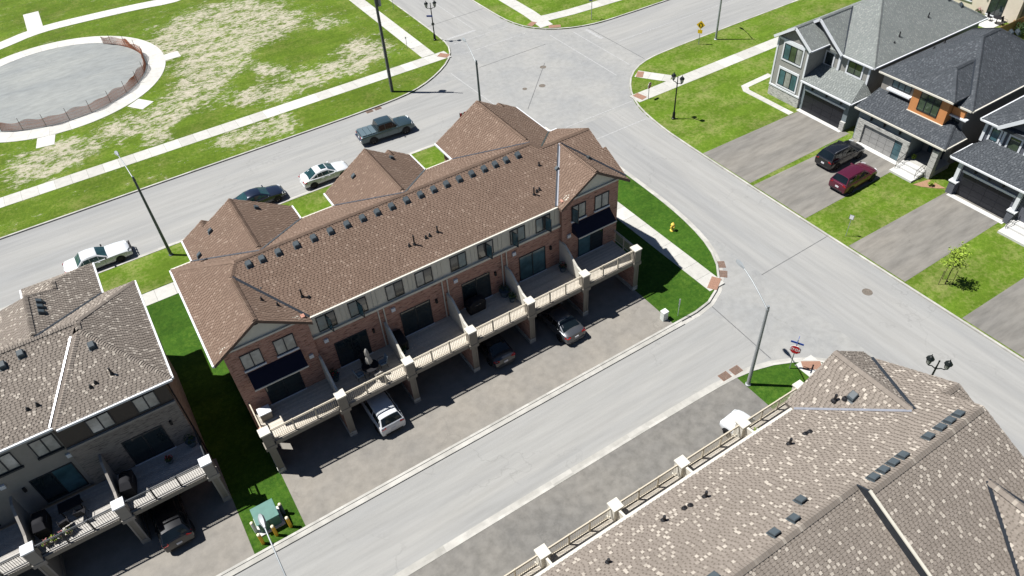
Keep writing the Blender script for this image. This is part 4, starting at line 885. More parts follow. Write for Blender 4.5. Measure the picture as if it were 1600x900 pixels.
# ---- dark house with the orange bay
HB = thing('orange_panel_house', (66, 31, .1), 'dark roofed house with orange panel bay and stone garage front', 'house', 'houses along the right street')
MB().box(60.8, 75.0, 26.95, 35.2, .02, 6.0).build('wall', 'siding_taupe', HB); MB().box(58.25, 60.79, 29.5, 34.95, .02, 3.3).build('garage_wall', 'siding_teal', HB)
m = MB(); m.box(58.05, 58.24, 34.05, 34.75, .05, 2.45); m.box(58.05, 58.24, 29.35, 29.95, .05, 2.45); m.box(58.05, 58.24, 29.951, 34.049, 2.1, 2.45); m.build('garage_stone', 'stone_grey', HB)
MB().box(59.9, 60.9, 28.15, 31.6, 4.1, 6.45).build('orange_bay', 'panel_orange', HB); MB().box(60.5, 60.82, 26.98, 28.1, 5.1, 5.98).build('orange_panel', 'panel_orange', HB)
MB().box(60.3, 60.82, 26.6, 28.1, 4.98, 5.1).build('white_ledge', 'trim_white', HB); MB().box(60.35, 60.82, 32.0, 34.4, 4.72, 4.86).build('white_ledge', 'trim_white', HB)
MB().box(58.0, 58.55, 26.65, 27.2, .05, 2.9).build('porch_column', 'stone_grey', HB); MB().box(58.3, 60.8, 26.7, 29.4, .05, .62).build('porch_floor', 'concrete', HB)
rf = Roof(.145, .13, .24)
rf.plane([(57.85, 26.25, 3.45), (57.85, 35.3, 3.45), (60.82, 35.3, 4.35), (60.82, 27.6, 4.35)]); rf.plane([(57.85, 26.25, 3.45), (60.82, 27.6, 4.35), (60.82, 26.25, 3.45)])
rf.plane([(60.5, 26.5, 6), (60.5, 35.6, 6), (67.1, 31.05, 9)]); rf.plane([(60.5, 26.5, 6), (67.1, 31.05, 9), (69.5, 31.05, 9), (74.2, 26.5, 6)]); rf.plane([(60.5, 35.6, 6), (67.1, 31.05, 9), (69.5, 31.05, 9), (74.2, 35.6, 6)]); rf.plane([(74.2, 26.5, 6), (74.2, 35.6, 6), (69.5, 31.05, 9)])
rf.plane([(59.6, 27.75, 6.55), (59.6, 32.1, 6.55), (62.3, 29.92, 7.95)]); rf.plane([(59.6, 27.75, 6.55), (62.3, 29.92, 7.95), (64.9, 29.92, 7.95), (61.8, 27.75, 6.55)]); rf.plane([(59.6, 32.1, 6.55), (62.3, 29.92, 7.95), (64.9, 29.92, 7.95), (61.8, 32.1, 6.55)])
for a, b_ in (((60.5, 26.5, 6), (67.1, 31.05, 9)), ((60.5, 35.6, 6), (67.1, 31.05, 9)), ((67.1, 31.05, 9), (69.5, 31.05, 9)), ((69.5, 31.05, 9), (74.2, 26.5, 6)), ((69.5, 31.05, 9), (74.2, 35.6, 6)), ((59.6, 27.75, 6.55), (62.3, 29.92, 7.95)), ((59.6, 32.1, 6.55), (62.3, 29.92, 7.95)), ((62.3, 29.92, 7.95), (64.8, 29.92, 7.95)), ((57.85, 26.25, 3.45), (60.8, 27.6, 4.35))): rf.caps(a, b_)
RB = rf.build(HB, 'shingle_dark', 'trim_taupe'); valley(RB, (61.75, 27.8, 6.56), (64.8, 29.9, 7.95), 'valley_dark', .13)
gutter(RB, (57.79, 26.25, 3.38), (57.79, 35.3, 3.38), 'trim_cream'); gutter(RB, (57.85, 26.19, 3.38), (60.8, 26.19, 3.38), 'trim_cream'); gutter(RB, (60.44, 32.2, 5.95), (60.44, 35.6, 5.95), 'trim_cream'); gutter(RB, (60.44, 26.5, 5.95), (60.44, 27.7, 5.95), 'trim_cream'); gutter(RB, (59.54, 27.75, 6.48), (59.54, 32.1, 6.48), 'trim_cream'); gutter(RB, (60.5, 26.43, 5.95), (74.2, 26.43, 5.95), 'trim_cream'); gutter(RB, (74.27, 26.5, 5.95), (74.27, 35.6, 5.95), 'trim_cream')
for x, y in ((70.4, 30.4), (70.9, 30.1)): roof_vent(RB, x, y, 8.55 - .02, .66)
roof_pipe(RB, 69.2, 27.4, 6.6, .2); roof_pipe(RB, 68.6, 34.9, 6.5, .5); roof_pipe(RB, 66.5, 34.6, 6.7, .2)
window(HB, '-x', 59.9, 28.9, 30.85, 4.5, 6.2, 3, 'dark_metal', glass='glass_green', rows=5.65); window(HB, '-x', 60.8, 32.3, 34.2, 4.95, 5.7, 3, 'dark_metal', glass='glass_blue'); window(HB, '-x', 60.8, 27.3, 28.0, 4.3, 4.95, 1, 'dark_metal')
fbox(MB(), '-x', 59.9, 28.1, 31.65, 4.02, 4.12, -.1, .1).build('bay_sill', 'trim_cream', HB)
garage_door(HB, 58.24, 29.98, 34.02, .1, 2.08, 'garage_grey', 5, 0)
for y in (30.6, 32.2, 33.6): wall_lamp(HB, '-x', 58.25, y, 2.8)
fbox(MB(), '-x', 60.8, 27.5, 28.5, .62, 2.75, -.02, .05).build('front_door', 'dark_metal', HB); window(HB, '-x', 60.8, 28.6, 29.0, .7, 2.6, 1, 'dark_metal', glass='glass_blue')
st = thing('porch_steps', (57.3, 28.3, .1), 'white concrete steps with black handrails at the orange panelled house', 'steps', 'porch steps')
steps(st, 56.35, 58.3, 27.2, 29.45); handrail(st, (56.9, 29.3), (58.1, 29.3), .2, .6); handrail(st, (56.9, 27.35), (58.1, 27.35), .2, .6)
structure(MB().prism([(56.3, 26.95), (58.0, 26.6), (58.0, 24.95), (57.5, 25.3), (56.6, 26.3)], .03, .135).build('flower_bed', 'mulch'), 'mulched flower bed beside the white steps')
# ---- blue grey house
HC = thing('blue_grey_house', (66, 18, .1), 'dark blue grey house with white trim, cut off by the right edge', 'house', 'houses along the right street')
MB().box(60.5, 74.5, 8.5, 25.05, .02, 6.0).build('wall', 'siding_blue', HC); MB().box(58.0, 60.49, 13, 24.75, .02, 3.3).build('garage_wall', 'siding_blue', HC)
rf = Roof(.145, .13, .24)
rf.plane([(57.5, 25.35, 3.45), (57.5, 12, 3.45), (60.55, 12, 4.4), (60.55, 24.3, 4.4)]); rf.plane([(57.5, 25.35, 3.45), (60.55, 24.3, 4.4), (60.55, 25.35, 3.45)])
rf.plane([(60.1, 25.4, 6), (60.1, 8, 6), (67, 16.7, 9.6), (67, 17.0, 9.6)]); rf.plane([(60.1, 25.4, 6), (67, 17.0, 9.6), (69, 17, 9.6), (75, 25.4, 6)]); rf.plane([(75, 25.4, 6), (69, 17, 9.6), (75, 8, 6)])
rf.plane([(59.85, 23.75, 6.05), (59.85, 21.3, 8.2), (64.3, 21.3, 8.2), (60.1, 23.75, 6.05)]); rf.plane([(59.85, 18.85, 6.05), (59.85, 21.3, 8.2), (64.3, 21.3, 8.2), (60.1, 18.85, 6.05)])
rf.caps((60.1, 25.4, 6), (67, 17, 9.6)); rf.caps((59.9, 21.3, 8.2), (64.2, 21.3, 8.2)); rf.caps((57.5, 25.35, 3.45), (60.5, 24.3, 4.4))
RC = rf.build(HC, 'shingle_dark', 'trim_white'); gutter(RC, (57.43, 12, 3.38), (57.43, 25.35, 3.38)); gutter(RC, (60.04, 23.8, 5.95), (60.04, 25.4, 5.95)); gutter(RC, (60.1, 25.46, 5.95), (75, 25.46, 5.95)); gutter(RC, (57.5, 25.41, 3.38), (60.5, 25.41, 3.38))
for yy in (23.85, 18.75): MB().bar((59.82, yy, 5.96), (59.82, 21.3, 8.14), .06, .3).build('gable_trim', 'trim_white', RC)
MB().extrude([(60.44, 23.5, 6.0), (60.44, 19.1, 6.0), (60.44, 21.3, 7.95)], (.14, 0, 0)).build('gable_panel', 'siding_blue', HC)
for q in ((60.42, 60.5, 24.85, 25.08, 4.0, 5.95), (60.36, 60.5, 23.25, 23.45, 4.1, 5.95), (60.4, 60.5, 12, 23.2, 5.72, 5.9)): MB().box(*q).build('corner_trim', 'trim_white', HC)
window(HC, '-x', 60.5, 23.72, 24.4, 4.4, 5.5, 1, 'dark_metal', glass='glass_blue', trim='trim_white'); window(HC, '-x', 60.5, 21.95, 22.85, 4.35, 5.45, 1, 'dark_metal', glass='glass_green', trim='trim_white'); window(HC, '-x', 60.5, 20.2, 21.3, 4.35, 5.45, 1, 'dark_metal', glass='glass_blue', trim='trim_white')
garage_door(HC, 58.0, 19.75, 24.05, .1, 2.25, 'garage_black'); fbox(MB(), '-x', 58.0, 19.6, 24.2, 2.3, 2.5, 0, .1).build('door_header', 'trim_white', HC)
for y in (20.8, 22.0, 23.2): wall_lamp(HC, '-x', 58.0, y, 2.85)
for y in (24.45, 19.3):
    c = MB().box(57.55, 58.05, y - .28, y + .28, .05, 1.25).build('porch_column', 'siding_blue', HC); MB().box(57.48, 58.1, y - .35, y + .35, 1.252, 1.36).build('column_cap', 'trim_white', c); MB().box(57.66, 57.96, y - .15, y + .15, 1.362, 3.28).build('column_shaft', 'trim_white', c)
st = thing('porch_steps', (57.3, 18.2, .1), 'white concrete steps with black handrail at the blue grey house', 'steps', 'porch steps')
steps(st, 56.0, 58.0, 16.6, 19.0); handrail(st, (56.7, 18.85), (57.8, 18.85), .2, .6); handrail(st, (56.7, 16.8), (57.8, 16.8), .2, .6)
# ---- cream house behind, its patio and fence
HD = thing('cream_house', (95, 42, .1), 'cream stucco house wall with sliding door at the top right corner', 'house', 'houses along the right street')
MB().box(91.5, 104, 39.6, 52, .02, 6.4).build('wall', 'stucco_cream', HD); MB().box(92.2, 104, 30, 39.59, .02, 6.4).build('side_wall', 'siding_taupe', HD)
window(HD, '-x', 91.5, 41.3, 43.1, .35, 2.6, 2, 'dark_metal', glass='glass_dark', name='sliding_door', sill='trim_white'); window(HD, '-x', 91.5, 45.2, 46.9, 1.1, 2.6, 2, 'dark_metal', glass='glass_dark', sill='trim_white'); wall_lamp(HD, '-x', 91.5, 43.5, 2.0)
rf = Roof(.2, .3, .5); rf.plane([(91, 29.5, 6.4), (91, 52.5, 6.4), (97.5, 46, 9.6), (97.5, 36, 9.6)]); rf.plane([(104.5, 29.5, 6.4), (104.5, 52.5, 6.4), (97.5, 46, 9.6), (97.5, 36, 9.6)]); rf.plane([(91, 52.5, 6.4), (104.5, 52.5, 6.4), (97.5, 46, 9.6)]); rf.plane([(91, 29.5, 6.4), (104.5, 29.5, 6.4), (97.5, 36, 9.6)]); rf.build(HD, 'shingle_dark', 'trim_white')
structure(MB().box(88.3, 91.4, 40.5, 43.0, .03, .16).build('patio', 'concrete_white'), 'white concrete patio slab behind the cream house')
def fence_run(p, q, lb, hgt=1.8):
    p = Vector((*p, 0)); q = Vector((*q, 0)); d = (q - p); L = d.length; d.normalize(); t = thing('wooden_fence', (p.x, p.y, .1), lb, 'fence', 'wooden garden fences'); n = int(L / .16)
    nrm = Vector((-d.y, d.x, 0))
    m = MB(); m.bar(p + nrm * .03 + Vector((0, 0, .5)), q + nrm * .03 + Vector((0, 0, .5)), .04, .09); m.bar(p + nrm * .03 + Vector((0, 0, 1.5)), q + nrm * .03 + Vector((0, 0, 1.5)), .04, .09); m.build('fence_rail', 'fence_wood', t)
    src = None
    for k in range(n):
        c = p + d * (k + .5) * (L / n)
        if src is None:
            a = d * .072; mb = MB().extrude([tuple(-a + nrm * -.012), tuple(a + nrm * -.012), tuple(a + nrm * .008), tuple(-a + nrm * .008)], (0, 0, hgt)); src = mb.build('board', 'fence_wood', t, org=(0, 0, 0)); ORG[src] = Vector((c.x, c.y, .1)); src.location = ORG[src] - ORG[t]
        else: inst(src, 'board', t, (c.x, c.y, .1 + random.uniform(0, .02)))
    for k in range(int(L / 2.4) + 1):
        c = p + d * min(L, k * 2.4) + nrm * .08; MB().box(c.x - .05, c.x + .05, c.y - .05, c.y + .05, .05, hgt + .16).build('fence_post', 'fence_wood', t)
fence_run((83.6, 38.3), (91.2, 38.3), 'brown board fence between the dark roofed house and the cream house'); fence_run((91.3, 38.2), (91.3, 30), 'brown board fence running off the right edge')

# ================================================================== vehicles
WH = {}
def wheel(parent, x, y, r, side, rim='rim_alloy'):
    key = (round(r, 3), side, rim)
    if key not in WH:
        t = MB(); w_ = .11; pr = [(r * .62, -w_), (r * .93, -w_), (r, -w_ * .7), (r, w_ * .7), (r * .93, w_), (r * .62, w_)]
        n = 20; rings = [[(rr * math.cos(k * 2 * math.pi / n), zz, rr * math.sin(k * 2 * math.pi / n)) for k in range(n)] for rr, zz in pr]
        t.loft(rings, caps=False)
        d = MB(); yo = side * w_ * .72
        d.loft([[(r * .64 * math.cos(k * 2 * math.pi / n), yo * .2, r * .64 * math.sin(k * 2 * math.pi / n)) for k in range(n)], [(r * .6 * math.cos(k * 2 * math.pi / n), yo * .35, r * .6 * math.sin(k * 2 * math.pi / n)) for k in range(n)]])
        for k in range(5):
            a = k * 2 * math.pi / 5 + .3; d.bar((0, yo * .8, 0), (r * .62 * math.cos(a), yo * .9, r * .62 * math.sin(a)), .05, .03, (0, 1, 0))
        WH[key] = (t, d)
    t, d = WH[key]
    def sh(m): 
        q = MB(); q.v = [(p[0] + x, p[1] + y, p[2] + r) for p in m.v]; q.f = m.f; q.t = m.t; return q
    w_ = sh(t).build('wheel', 'tyre', parent, smooth=35); sh(d).build('rim', rim, w_)

def car(kind, paint, loc, rz, label, L=4.7, W=1.84, H=1.45, rim='rim_alloy', glass='car_glass', group='parked cars', extras=()):
    c = local_thing('pickup_truck' if kind == 'pickup' else ('parked_suv' if kind == 'suv' else 'parked_car'), label, 'truck' if kind == 'pickup' else 'car', group)
    h = W / 2; zb = .24
    if kind == 'sedan':
        prof = [(0, .70, .84), (.015, .90, .91), (.06, .99, .95), (.16, 1.02, .985), (.3, .99, 1), (.5, .96, 1), (.66, .96, 1), (.72, .955, 1), (.84, .90, .985), (.93, .81, .945), (.98, .70, .87), (1, .58, .78)]
        G = dict(rb=.10, rt=.30, ft=.54, fb=.71, belt=.93)
    elif kind == 'hatch':
        prof = [(0, .78, .86), (.012, .96, .92), (.05, 1.02, .96), (.16, 1.02, .99), (.3, 1.0, 1), (.5, .99, 1), (.68, .98, 1), (.74, .99, 1), (.86, .95, .985), (.94, .86, .945), (.985, .74, .87), (1, .6, .78)]
        G = dict(rb=.03, rt=.17, ft=.55, fb=.735, belt=.97)
    elif kind == 'suv':
        prof = [(0, .80, .88), (.01, 1.00, .93), (.04, 1.08, .965), (.16, 1.09, .99), (.3, 1.06, 1), (.5, 1.05, 1), (.68, 1.05, 1), (.73, 1.06, 1), (.86, 1.03, .985), (.94, .95, .95), (.985, .82, .88), (1, .62, .80)]
        G = dict(rb=.012, rt=.10, ft=.56, fb=.725, belt=1.04)
    elif kind == 'crown':
        prof = [(0, .66, .90), (.012, .88, .95), (.04, .97, .97), (.14, 1.0, .99), (.28, .99, 1), (.5, .97, 1), (.62, .97, 1), (.68, .97, 1), (.82, .95, .99), (.93, .89, .97), (.985, .76, .93), (1, .62, .88)]
        G = dict(rb=.185, rt=.29, ft=.51, fb=.655, belt=.95)
    else:
        prof = [(0, .78, .93), (.008, 1.08, .96), (.03, 1.12, .98), (.2, 1.13, 1), (.36, 1.14, 1), (.5, 1.12, 1), (.68, 1.12, 1), (.74, 1.14, 1), (.86, 1.12, .99), (.94, 1.05, .965), (.985, .92, .92), (1, .66, .86)]
        G = dict(rb=.315, rt=.345, ft=.60, fb=.705, belt=1.10); zb = .32
    rings = []
    for t, z, w_ in prof:
        hw = h * w_; x = (t - .5) * L
        half = [(hw * .80, zb + (.06 if t in (0, 1) else 0)), (hw * .965, zb + .10), (hw, zb + (z - zb) * .42), (hw * .992, z - .20), (hw * .955, z - .085), (hw * .86, z - .03), (hw * .5, z + .005), (hw * .2, z + .018)]
        rings.append([(x, y, zz) for y, zz in half] + [(x, -y, zz) for y, zz in half[::-1]])
    MB().loft(rings).build('body', paint, c, smooth=38)
    # cabin
    bl = G['belt']; X = lambda t: (t - .5) * L
    st_ = [(G['rb'], bl, .90, .90), (G['rt'], H - .03, .90, .70), ((G['rt'] * .55 + G['ft'] * .45), H, .905, .71), (G['ft'], H - .035, .90, .69), (G['fb'], bl, .89, .89)]
    cr = []
    for i, (t, z, wb, wt) in enumerate(st_):
        k = 1.0 if z > bl + .1 else 0.0
        half = [(h * wb, bl - .08), (h * wb * .985, bl + .015 * k), (h * wt * (1.0 if k else .99), z - .12 * k), (h * wt * .90, z - .035 * k), (h * wt * .5, z), (0, z + .012 * k)]
        cr.append([(X(t), y, zz) for y, zz in half] + [(X(t), -y, zz) for y, zz in half[-2::-1]])
    MB().loft(cr, close=False, caps=False).build('cabin', paint, c, smooth=35)
    cr = [[Vector(p) for p in r_] for r_ in cr]
    def lp(a, b, s): return a.lerp(b, s)
    cen = Vector((0, 0, bl * .6))
    def panel(quads, nm, mat=None):
        mb = MB()
        for q in quads:
            n = (q[1] - q[0]).cross(q[2] - q[0]); n.normalize()
            mid = sum(q, Vector()) / len(q)
            if n.dot(mid - Vector((mid.x * .6, 0, bl * .5))) < 0: n = -n
            mb.extrude([tuple(p + n * -.004) for p in q], tuple(n * .016))
        mb.build(nm, mat or glass, c)
    def across(r0, r1, s0, s1, idx):
        return [[lp(r0[i], r1[i], s0), lp(r0[j], r1[j], s0), lp(r0[j], r1[j], s1), lp(r0[i], r1[i], s1)] for i, j in zip(idx, idx[1:])]
    mid_idx = [3, 4, 5, 6, 7]
    panel(across(cr[3], cr[4], .06, .93, mid_idx), 'windscreen'); panel(across(cr[1], cr[0], .06, .86 if kind != 'pickup' else .8, mid_idx), 'rear_window')
    for lo, hi in ((1, 2), (9, 8)):
        def sp(i, s, v): return lp(lp(cr[i][lo], cr[i + 1][lo], s), lp(cr[i][hi], cr[i + 1][hi], s), v)
        panel([[sp(1, .06, .1), sp(1, .94, .1), sp(1, .94, .92), sp(1, .06, .92)]], 'side_window'); panel([[sp(2, .03, .1), sp(2, .99, .1), sp(2, .99, .92), sp(2, .03, .92)]], 'side_window')
        panel([[sp(3, .06, .1), sp(3, .74, .12), sp(3, .06, .9)]], 'quarter_window')
        if kind != 'pickup': panel([[sp(0, .45, .12), sp(0, .95, .1), sp(0, .95, .9)]], 'quarter_window')
    r = {'suv': .365, 'pickup': .41, 'hatch': .335}.get(kind, .325); wx = ((.185, .815) if kind not in ('pickup', 'crown') else ((.21, .82) if kind == 'pickup' else (.20, .80)))
    for t in wx:
        for sd in (1, -1):
            n = 18; a = MB(); yy = sd * (h * .985); a.loft([[(X(t) + (r + .06) * math.cos(math.pi * k / n), yy - sd * .22, r + (r + .06) * math.sin(math.pi * k / n)) for k in range(n + 1)] + [(X(t), yy - sd * .22, .2)], [(X(t) + (r + .06) * math.cos(math.pi * k / n), yy + sd * .014, r + (r + .06) * math.sin(math.pi * k / n)) for k in range(n + 1)] + [(X(t), yy + sd * .014, .2)]])
            a.build('wheel_arch', 'plastic_black', c); wheel(c, X(t), sd * (h * .985 - .075), r, sd, rim)  # solid black disc paints the dark hollow of an uncut wheel well
    zt_f = prof[-3][1]; zt_r = prof[2][1]
    for sd in (1, -1):
        MB().extrude([(L / 2 - .30, sd * h * .95, zt_f - .12), (L / 2 - .02, sd * h * .80, zt_f - .20), (L / 2 + .004, sd * h * .48, zt_f - .22), (L / 2 - .10, sd * h * .50, zt_f - .03), (L / 2 - .27, sd * h * .82, zt_f + .01)], (-.06, 0, -.07)).build('headlight', 'lamp_clear', c)
        MB().extrude([(-L / 2 + .22, sd * h * .965, zt_r - .17), (-L / 2 - .005, sd * h * .86, zt_r - .18), (-L / 2 - .01, sd * h * .55, zt_r - .16), (-L / 2 + .03, sd * h * .56, zt_r - .04), (-L / 2 + .20, sd * h * .93, zt_r - .06)], (.07, 0, -.08)).build('taillight', 'lamp_red', c)
        mm = MB().cbox((X(G['fb']) - .22, sd * (h * .93 + .13), bl + .08), (.12, .2, .15)).build('mirror', paint if kind != 'crown' else 'plastic_black', c, bevel=.03)
        m2 = MB()
        for t in (G['rt'] + (G['ft'] - G['rt']) * .52, G['ft'] + .075, G['rt'] + .03): m2.box(X(t) - .006, X(t) + .006, min(sd * h * .99, sd * h * 1.003), max(sd * h * .99, sd * h * 1.003), zb + .18, bl - .18)
        m2.build('door_seam', 'plastic_black', c)
        m3 = MB()
        for t in (G['rt'] + (G['ft'] - G['rt']) * .42, G['ft'] - .01): m3.box(X(t) - .09, X(t) + .09, min(sd * h * .985, sd * h * 1.018), max(sd * h * .985, sd * h * 1.018), bl - .17, bl - .13)
        m3.build('door_handle', paint, c)
    MB().cbox((L / 2 - .03, 0, zb + .26), (.1, W * .52, .16)).build('grille', 'plastic_black', c); MB().cbox((-L / 2 + .03, 0, zb + .08), (.12, W * .66, .14)).build('rear_bumper', 'plastic_black' if kind in ('suv', 'hatch') else paint, c, bevel=.03)
    MB().cbox((-L / 2 - .0, 0, zb + .42), (.04, .32, .15)).build('licence_plate', 'plate_white', c)
    if 'sunroof' in extras: MB().cbox((X(G['ft'] * .72 + G['rt'] * .28) , 0, H + .012), (.52, .8, .012)).build('sunroof', glass, c)
    if 'bullbar' in extras:
        m = MB(); m.tube([(L / 2 + .0, -.72, .42), (L / 2 + .06, -.68, .72), (L / 2 + .06, .68, .72), (L / 2 + .0, .72, .42)], .045, 8); m.box(L / 2 - .05, L / 2 + .10, -.3, -.2, .36, .80); m.box(L / 2 - .05, L / 2 + .10, .2, .3, .36, .80); m.build('push_bar', 'plastic_black', c)
    if 'rails' in extras:
        for sd in (1, -1): MB().tube([(X(G['rt']) + .1, sd * h * .62, H - .02), (X(G['rt']) + .3, sd * h * .63, H + .05), (X(G['ft']) - .3, sd * h * .63, H + .05), (X(G['ft']) - .1, sd * h * .62, H - .02)], .018, 6).build('roof_rail', 'rim_alloy', c)
    if kind == 'pickup':
        for k in range(3): MB().cbox((X(.022 + .092 * k + .046), 0, 1.165), (L * .092 - .05, W * .84, .05)).build('tonneau_panel', 'paint_tonneau', c, bevel=.012)
        MB().cbox((-L / 2 - .06, 0, .62), (.16, W * .86, .2)).build('step_bumper', 'chrome', c, bevel=.03)
        MB().box(X(.302), X(.309), -h * .9, h * .9, .6, 1.16).build('bed_gap', 'plastic_black', c)
    place(c, loc, rz); return c
Z0 = .002; ZD = .114
car('pickup', 'paint_teal', (22.55, 63.25, Z0), R(-4), 'slate teal pickup truck with folding bed cover driving down the far street', 5.75, 2.0, 1.86, rim='rim_alloy')
car('crown', 'paint_white', (-6.15, 59.75, Z0), R(1), 'white four door sedan with black push bar on its nose, parked at far left', 5.3, 1.96, 1.47, 'rim_dark', 'car_glass_teal', extras=('bullbar',))
car('sedan', 'paint_white', (14.5, 59.75, Z0), 0, 'white sedan with sunroof parked in the street between two roof gables', 4.65, 1.82, 1.43, 'rim_dark', 'car_glass_teal', extras=('sunroof',))
car('sedan', 'paint_navy', (8.0, 59.8, Z0), 0, 'dark navy sedan parked in the street behind the left roof gable', 4.7, 1.84, 1.44, 'rim_alloy', 'car_glass_teal')
car('suv', 'paint_black', (54.35, 33.25, ZD), R(0), 'black suv parked nose in before the grey garage door', 4.75, 1.92, 1.72, extras=('rails',))
car('suv', 'paint_maroon', (52.4, 30.2, ZD), R(2), 'maroon suv parked beside the black one on the right hand driveway', 4.55, 1.84, 1.66)
car('suv', 'paint_white', (7.0, 31.55, ZD), R(91), 'white crossover with black rear glass half under the brick townhouse deck', 4.5, 1.86, 1.58)
car('sedan', 'paint_charcoal', (16.05, 32.2, ZD), R(90), 'charcoal sedan mostly shaded under the brick townhouse decks', 4.6, 1.8, 1.42)
car('sedan', 'paint_grey', (21.35, 31.25, ZD), R(92), 'dark grey sedan with its tail in the sun at the third deck from the right', 4.7, 1.84, 1.46)
car('suv', 'paint_black', (-7.0, 31.5, ZD), R(92), 'shiny black car with its tail out from under the grey townhouse deck', 4.7, 1.86, 1.6)
car('hatch', 'paint_white', (25.45, 15.75, ZD), R(96), 'white car showing its rounded nose beyond the near townhouse railing', 4.2, 1.8, 1.5)

# ================================================================== street furniture
def street_light(base, h, arm, lb, pole='pole_grey', rise=.75, armm=None):
    """tapered pole, curved arm (dx, dy) and a flat lantern head"""
    x, y = base; t = thing('street_light', (x, y, .1), lb, 'street light', 'street lights')
    MB().tube([(x, y, .05), (x, y, h * .5), (x, y, h)], [.13, .11, .085], 12).build('pole', pole, t, smooth=50); MB().lathe([(.2, 0), (.2, .06), (.15, .1)], (x, y, .1), 12).build('base_plate', pole, t)
    a = Vector((arm[0], arm[1], 0)); P0 = Vector((x, y, h - .35)); pts = [P0 + a * s + Vector((0, 0, rise * math.sin(s * math.pi / 2) + .2 * s)) for s in (0, .15, .35, .6, .85, 1)]
    MB().tube(pts, [.05, .045, .042, .04, .038, .036], 8).build('arm', armm or pole, t, smooth=50); MB().lathe([(.105, 0), (.11, .1), (.10, .18)], (x, y, h - .42), 10).build('clamp', pole, t)
    e = pts[-1]; d = a.normalized(); sd = Vector((-d.y, d.x, 0)); hd = MB()
    rr = []
    for s, wd, th in ((-.15, .05, .05), (.0, .09, .08), (.25, .16, .10), (.55, .15, .08), (.7, .07, .04)):
        c = e + d * s; rr.append([tuple(c + sd * wd + Vector((0, 0, -.03))), tuple(c + sd * wd * .6 + Vector((0, 0, th))), tuple(c - sd * wd * .6 + Vector((0, 0, th))), tuple(c - sd * wd + Vector((0, 0, -.03)))])
    hd.loft(rr).build('lamp_head', armm or 'pole_grey', t, smooth=60)
    MB().bar(e + d * .12 + Vector((0, 0, -.05)), e + d * .55 + Vector((0, 0, -.05)), .2, .03).build('lens', 'lamp_glass', t)
street_light((-.8, 57.1), 8.2, (-.3, 2.9), 'tall street light with long pale arm beside the white parked sedan', 'pole_dark', armm='pole_grey')
street_light((28.6, 19.2), 7.6, (.75, 3.0), 'grey street light on the small lawn at the lane corner')
street_light((62.9, 58.1), 8.2, (.6, 2.8), 'grey street light on the verge behind the yellow sign')
street_light((30.2, 56.7), 8.3, (.6, 3.0), 'dark street light behind the rightmost front gable of the brick row', 'pole_dark', armm='pole_grey')
street_light((-2.0, 19.2), 7.6, (0.05, 3.0), 'street light whose pale arm reaches in over the green transformer')

def lantern_post():
    t = local_thing('lamp_post', 'x', 'lamp post', 'black lantern posts')
    MB().lathe([(.2, 0), (.2, .12), (.15, .16), (.14, .7), (.10, .78), (.075, .85), (.055, 3.9), (.075, 3.95), (.05, 4.02), (.04, 4.5), (.06, 4.55), (.0, 4.7)], (0, 0, 0), 12).build('post', 'lamp_black', t, smooth=35)
    for s in (-1, 1):
        MB().tube([(0, 0, 3.85), (0, s * .25, 4.02), (0, s * .45, 4.0), (0, s * .5, 4.12)], .035, 6).build('bracket', 'lamp_black', t)
        l = MB().lathe([(.07, 4.08), (.12, 4.16), (.14, 4.2)], (0, s * .5, 0), 8).build('lantern', 'lamp_black', t)
        MB().lathe([(.13, 4.2), (.20, 4.55)], (0, s * .5, 0), 8).build('lantern_glass', 'lamp_glass', l)
        MB().lathe([(.25, 4.551), (.24, 4.6), (.12, 4.76), (.04, 4.82), (.025, 4.95)], (0, s * .5, 0), 8).build('lantern_cap', 'lamp_black', l)
        m = MB()
        for k in range(4): a = k * math.pi / 2 + .4; m.bar((.135 * math.cos(a), s * .5 + .135 * math.sin(a), 4.2), (.205 * math.cos(a), s * .5 + .205 * math.sin(a), 4.55), .02, .02)
        m.build('lantern_ribs', 'lamp_black', l)
    return t
lp0 = lantern_post(); place(lp0, (53.0 - 5.72, 47.8, .1), R(10)); lp0.location = (47.3, 47.8, .1); lp0['label'] = 'black twin lantern post on the corner lawn of the light grey house'
lp1 = copy_tree(lp0); place(lp1, (35.9, 11.75, .1), R(30)); lp1['label'] = 'black twin lantern post rising behind the near speckled roof'
lp2 = copy_tree(lp0); place(lp2, (36.75, 79.2, .1), R(65)); lp2['label'] = 'black twin lantern post with sign blades at the park corner'
MB().box(36.2, 36.7, 79.18, 79.22, 3.3, 3.5)
sg = MB().bar((36.75, 79.2, 3.1), (36.05, 79.0, 3.1), .03, .2).build('sign_blade', 'sign_blue', None); sg.parent = lp2; sg.matrix_parent_inverse = Matrix(); sg.location = (0.0, 0.28, 2.95); sg.rotation_euler = (0, 0, R(60))
sg2 = MB().lathe([(.2, 0), (.2, .04)], (0, 0, 0), 12).build('sign_disc', 'sign_back', None, org=(0, 0, 0)); sg2.parent = lp2; sg2.location = (.06, 0, 2.0); sg2.rotation_euler = (0, R(90), 0)

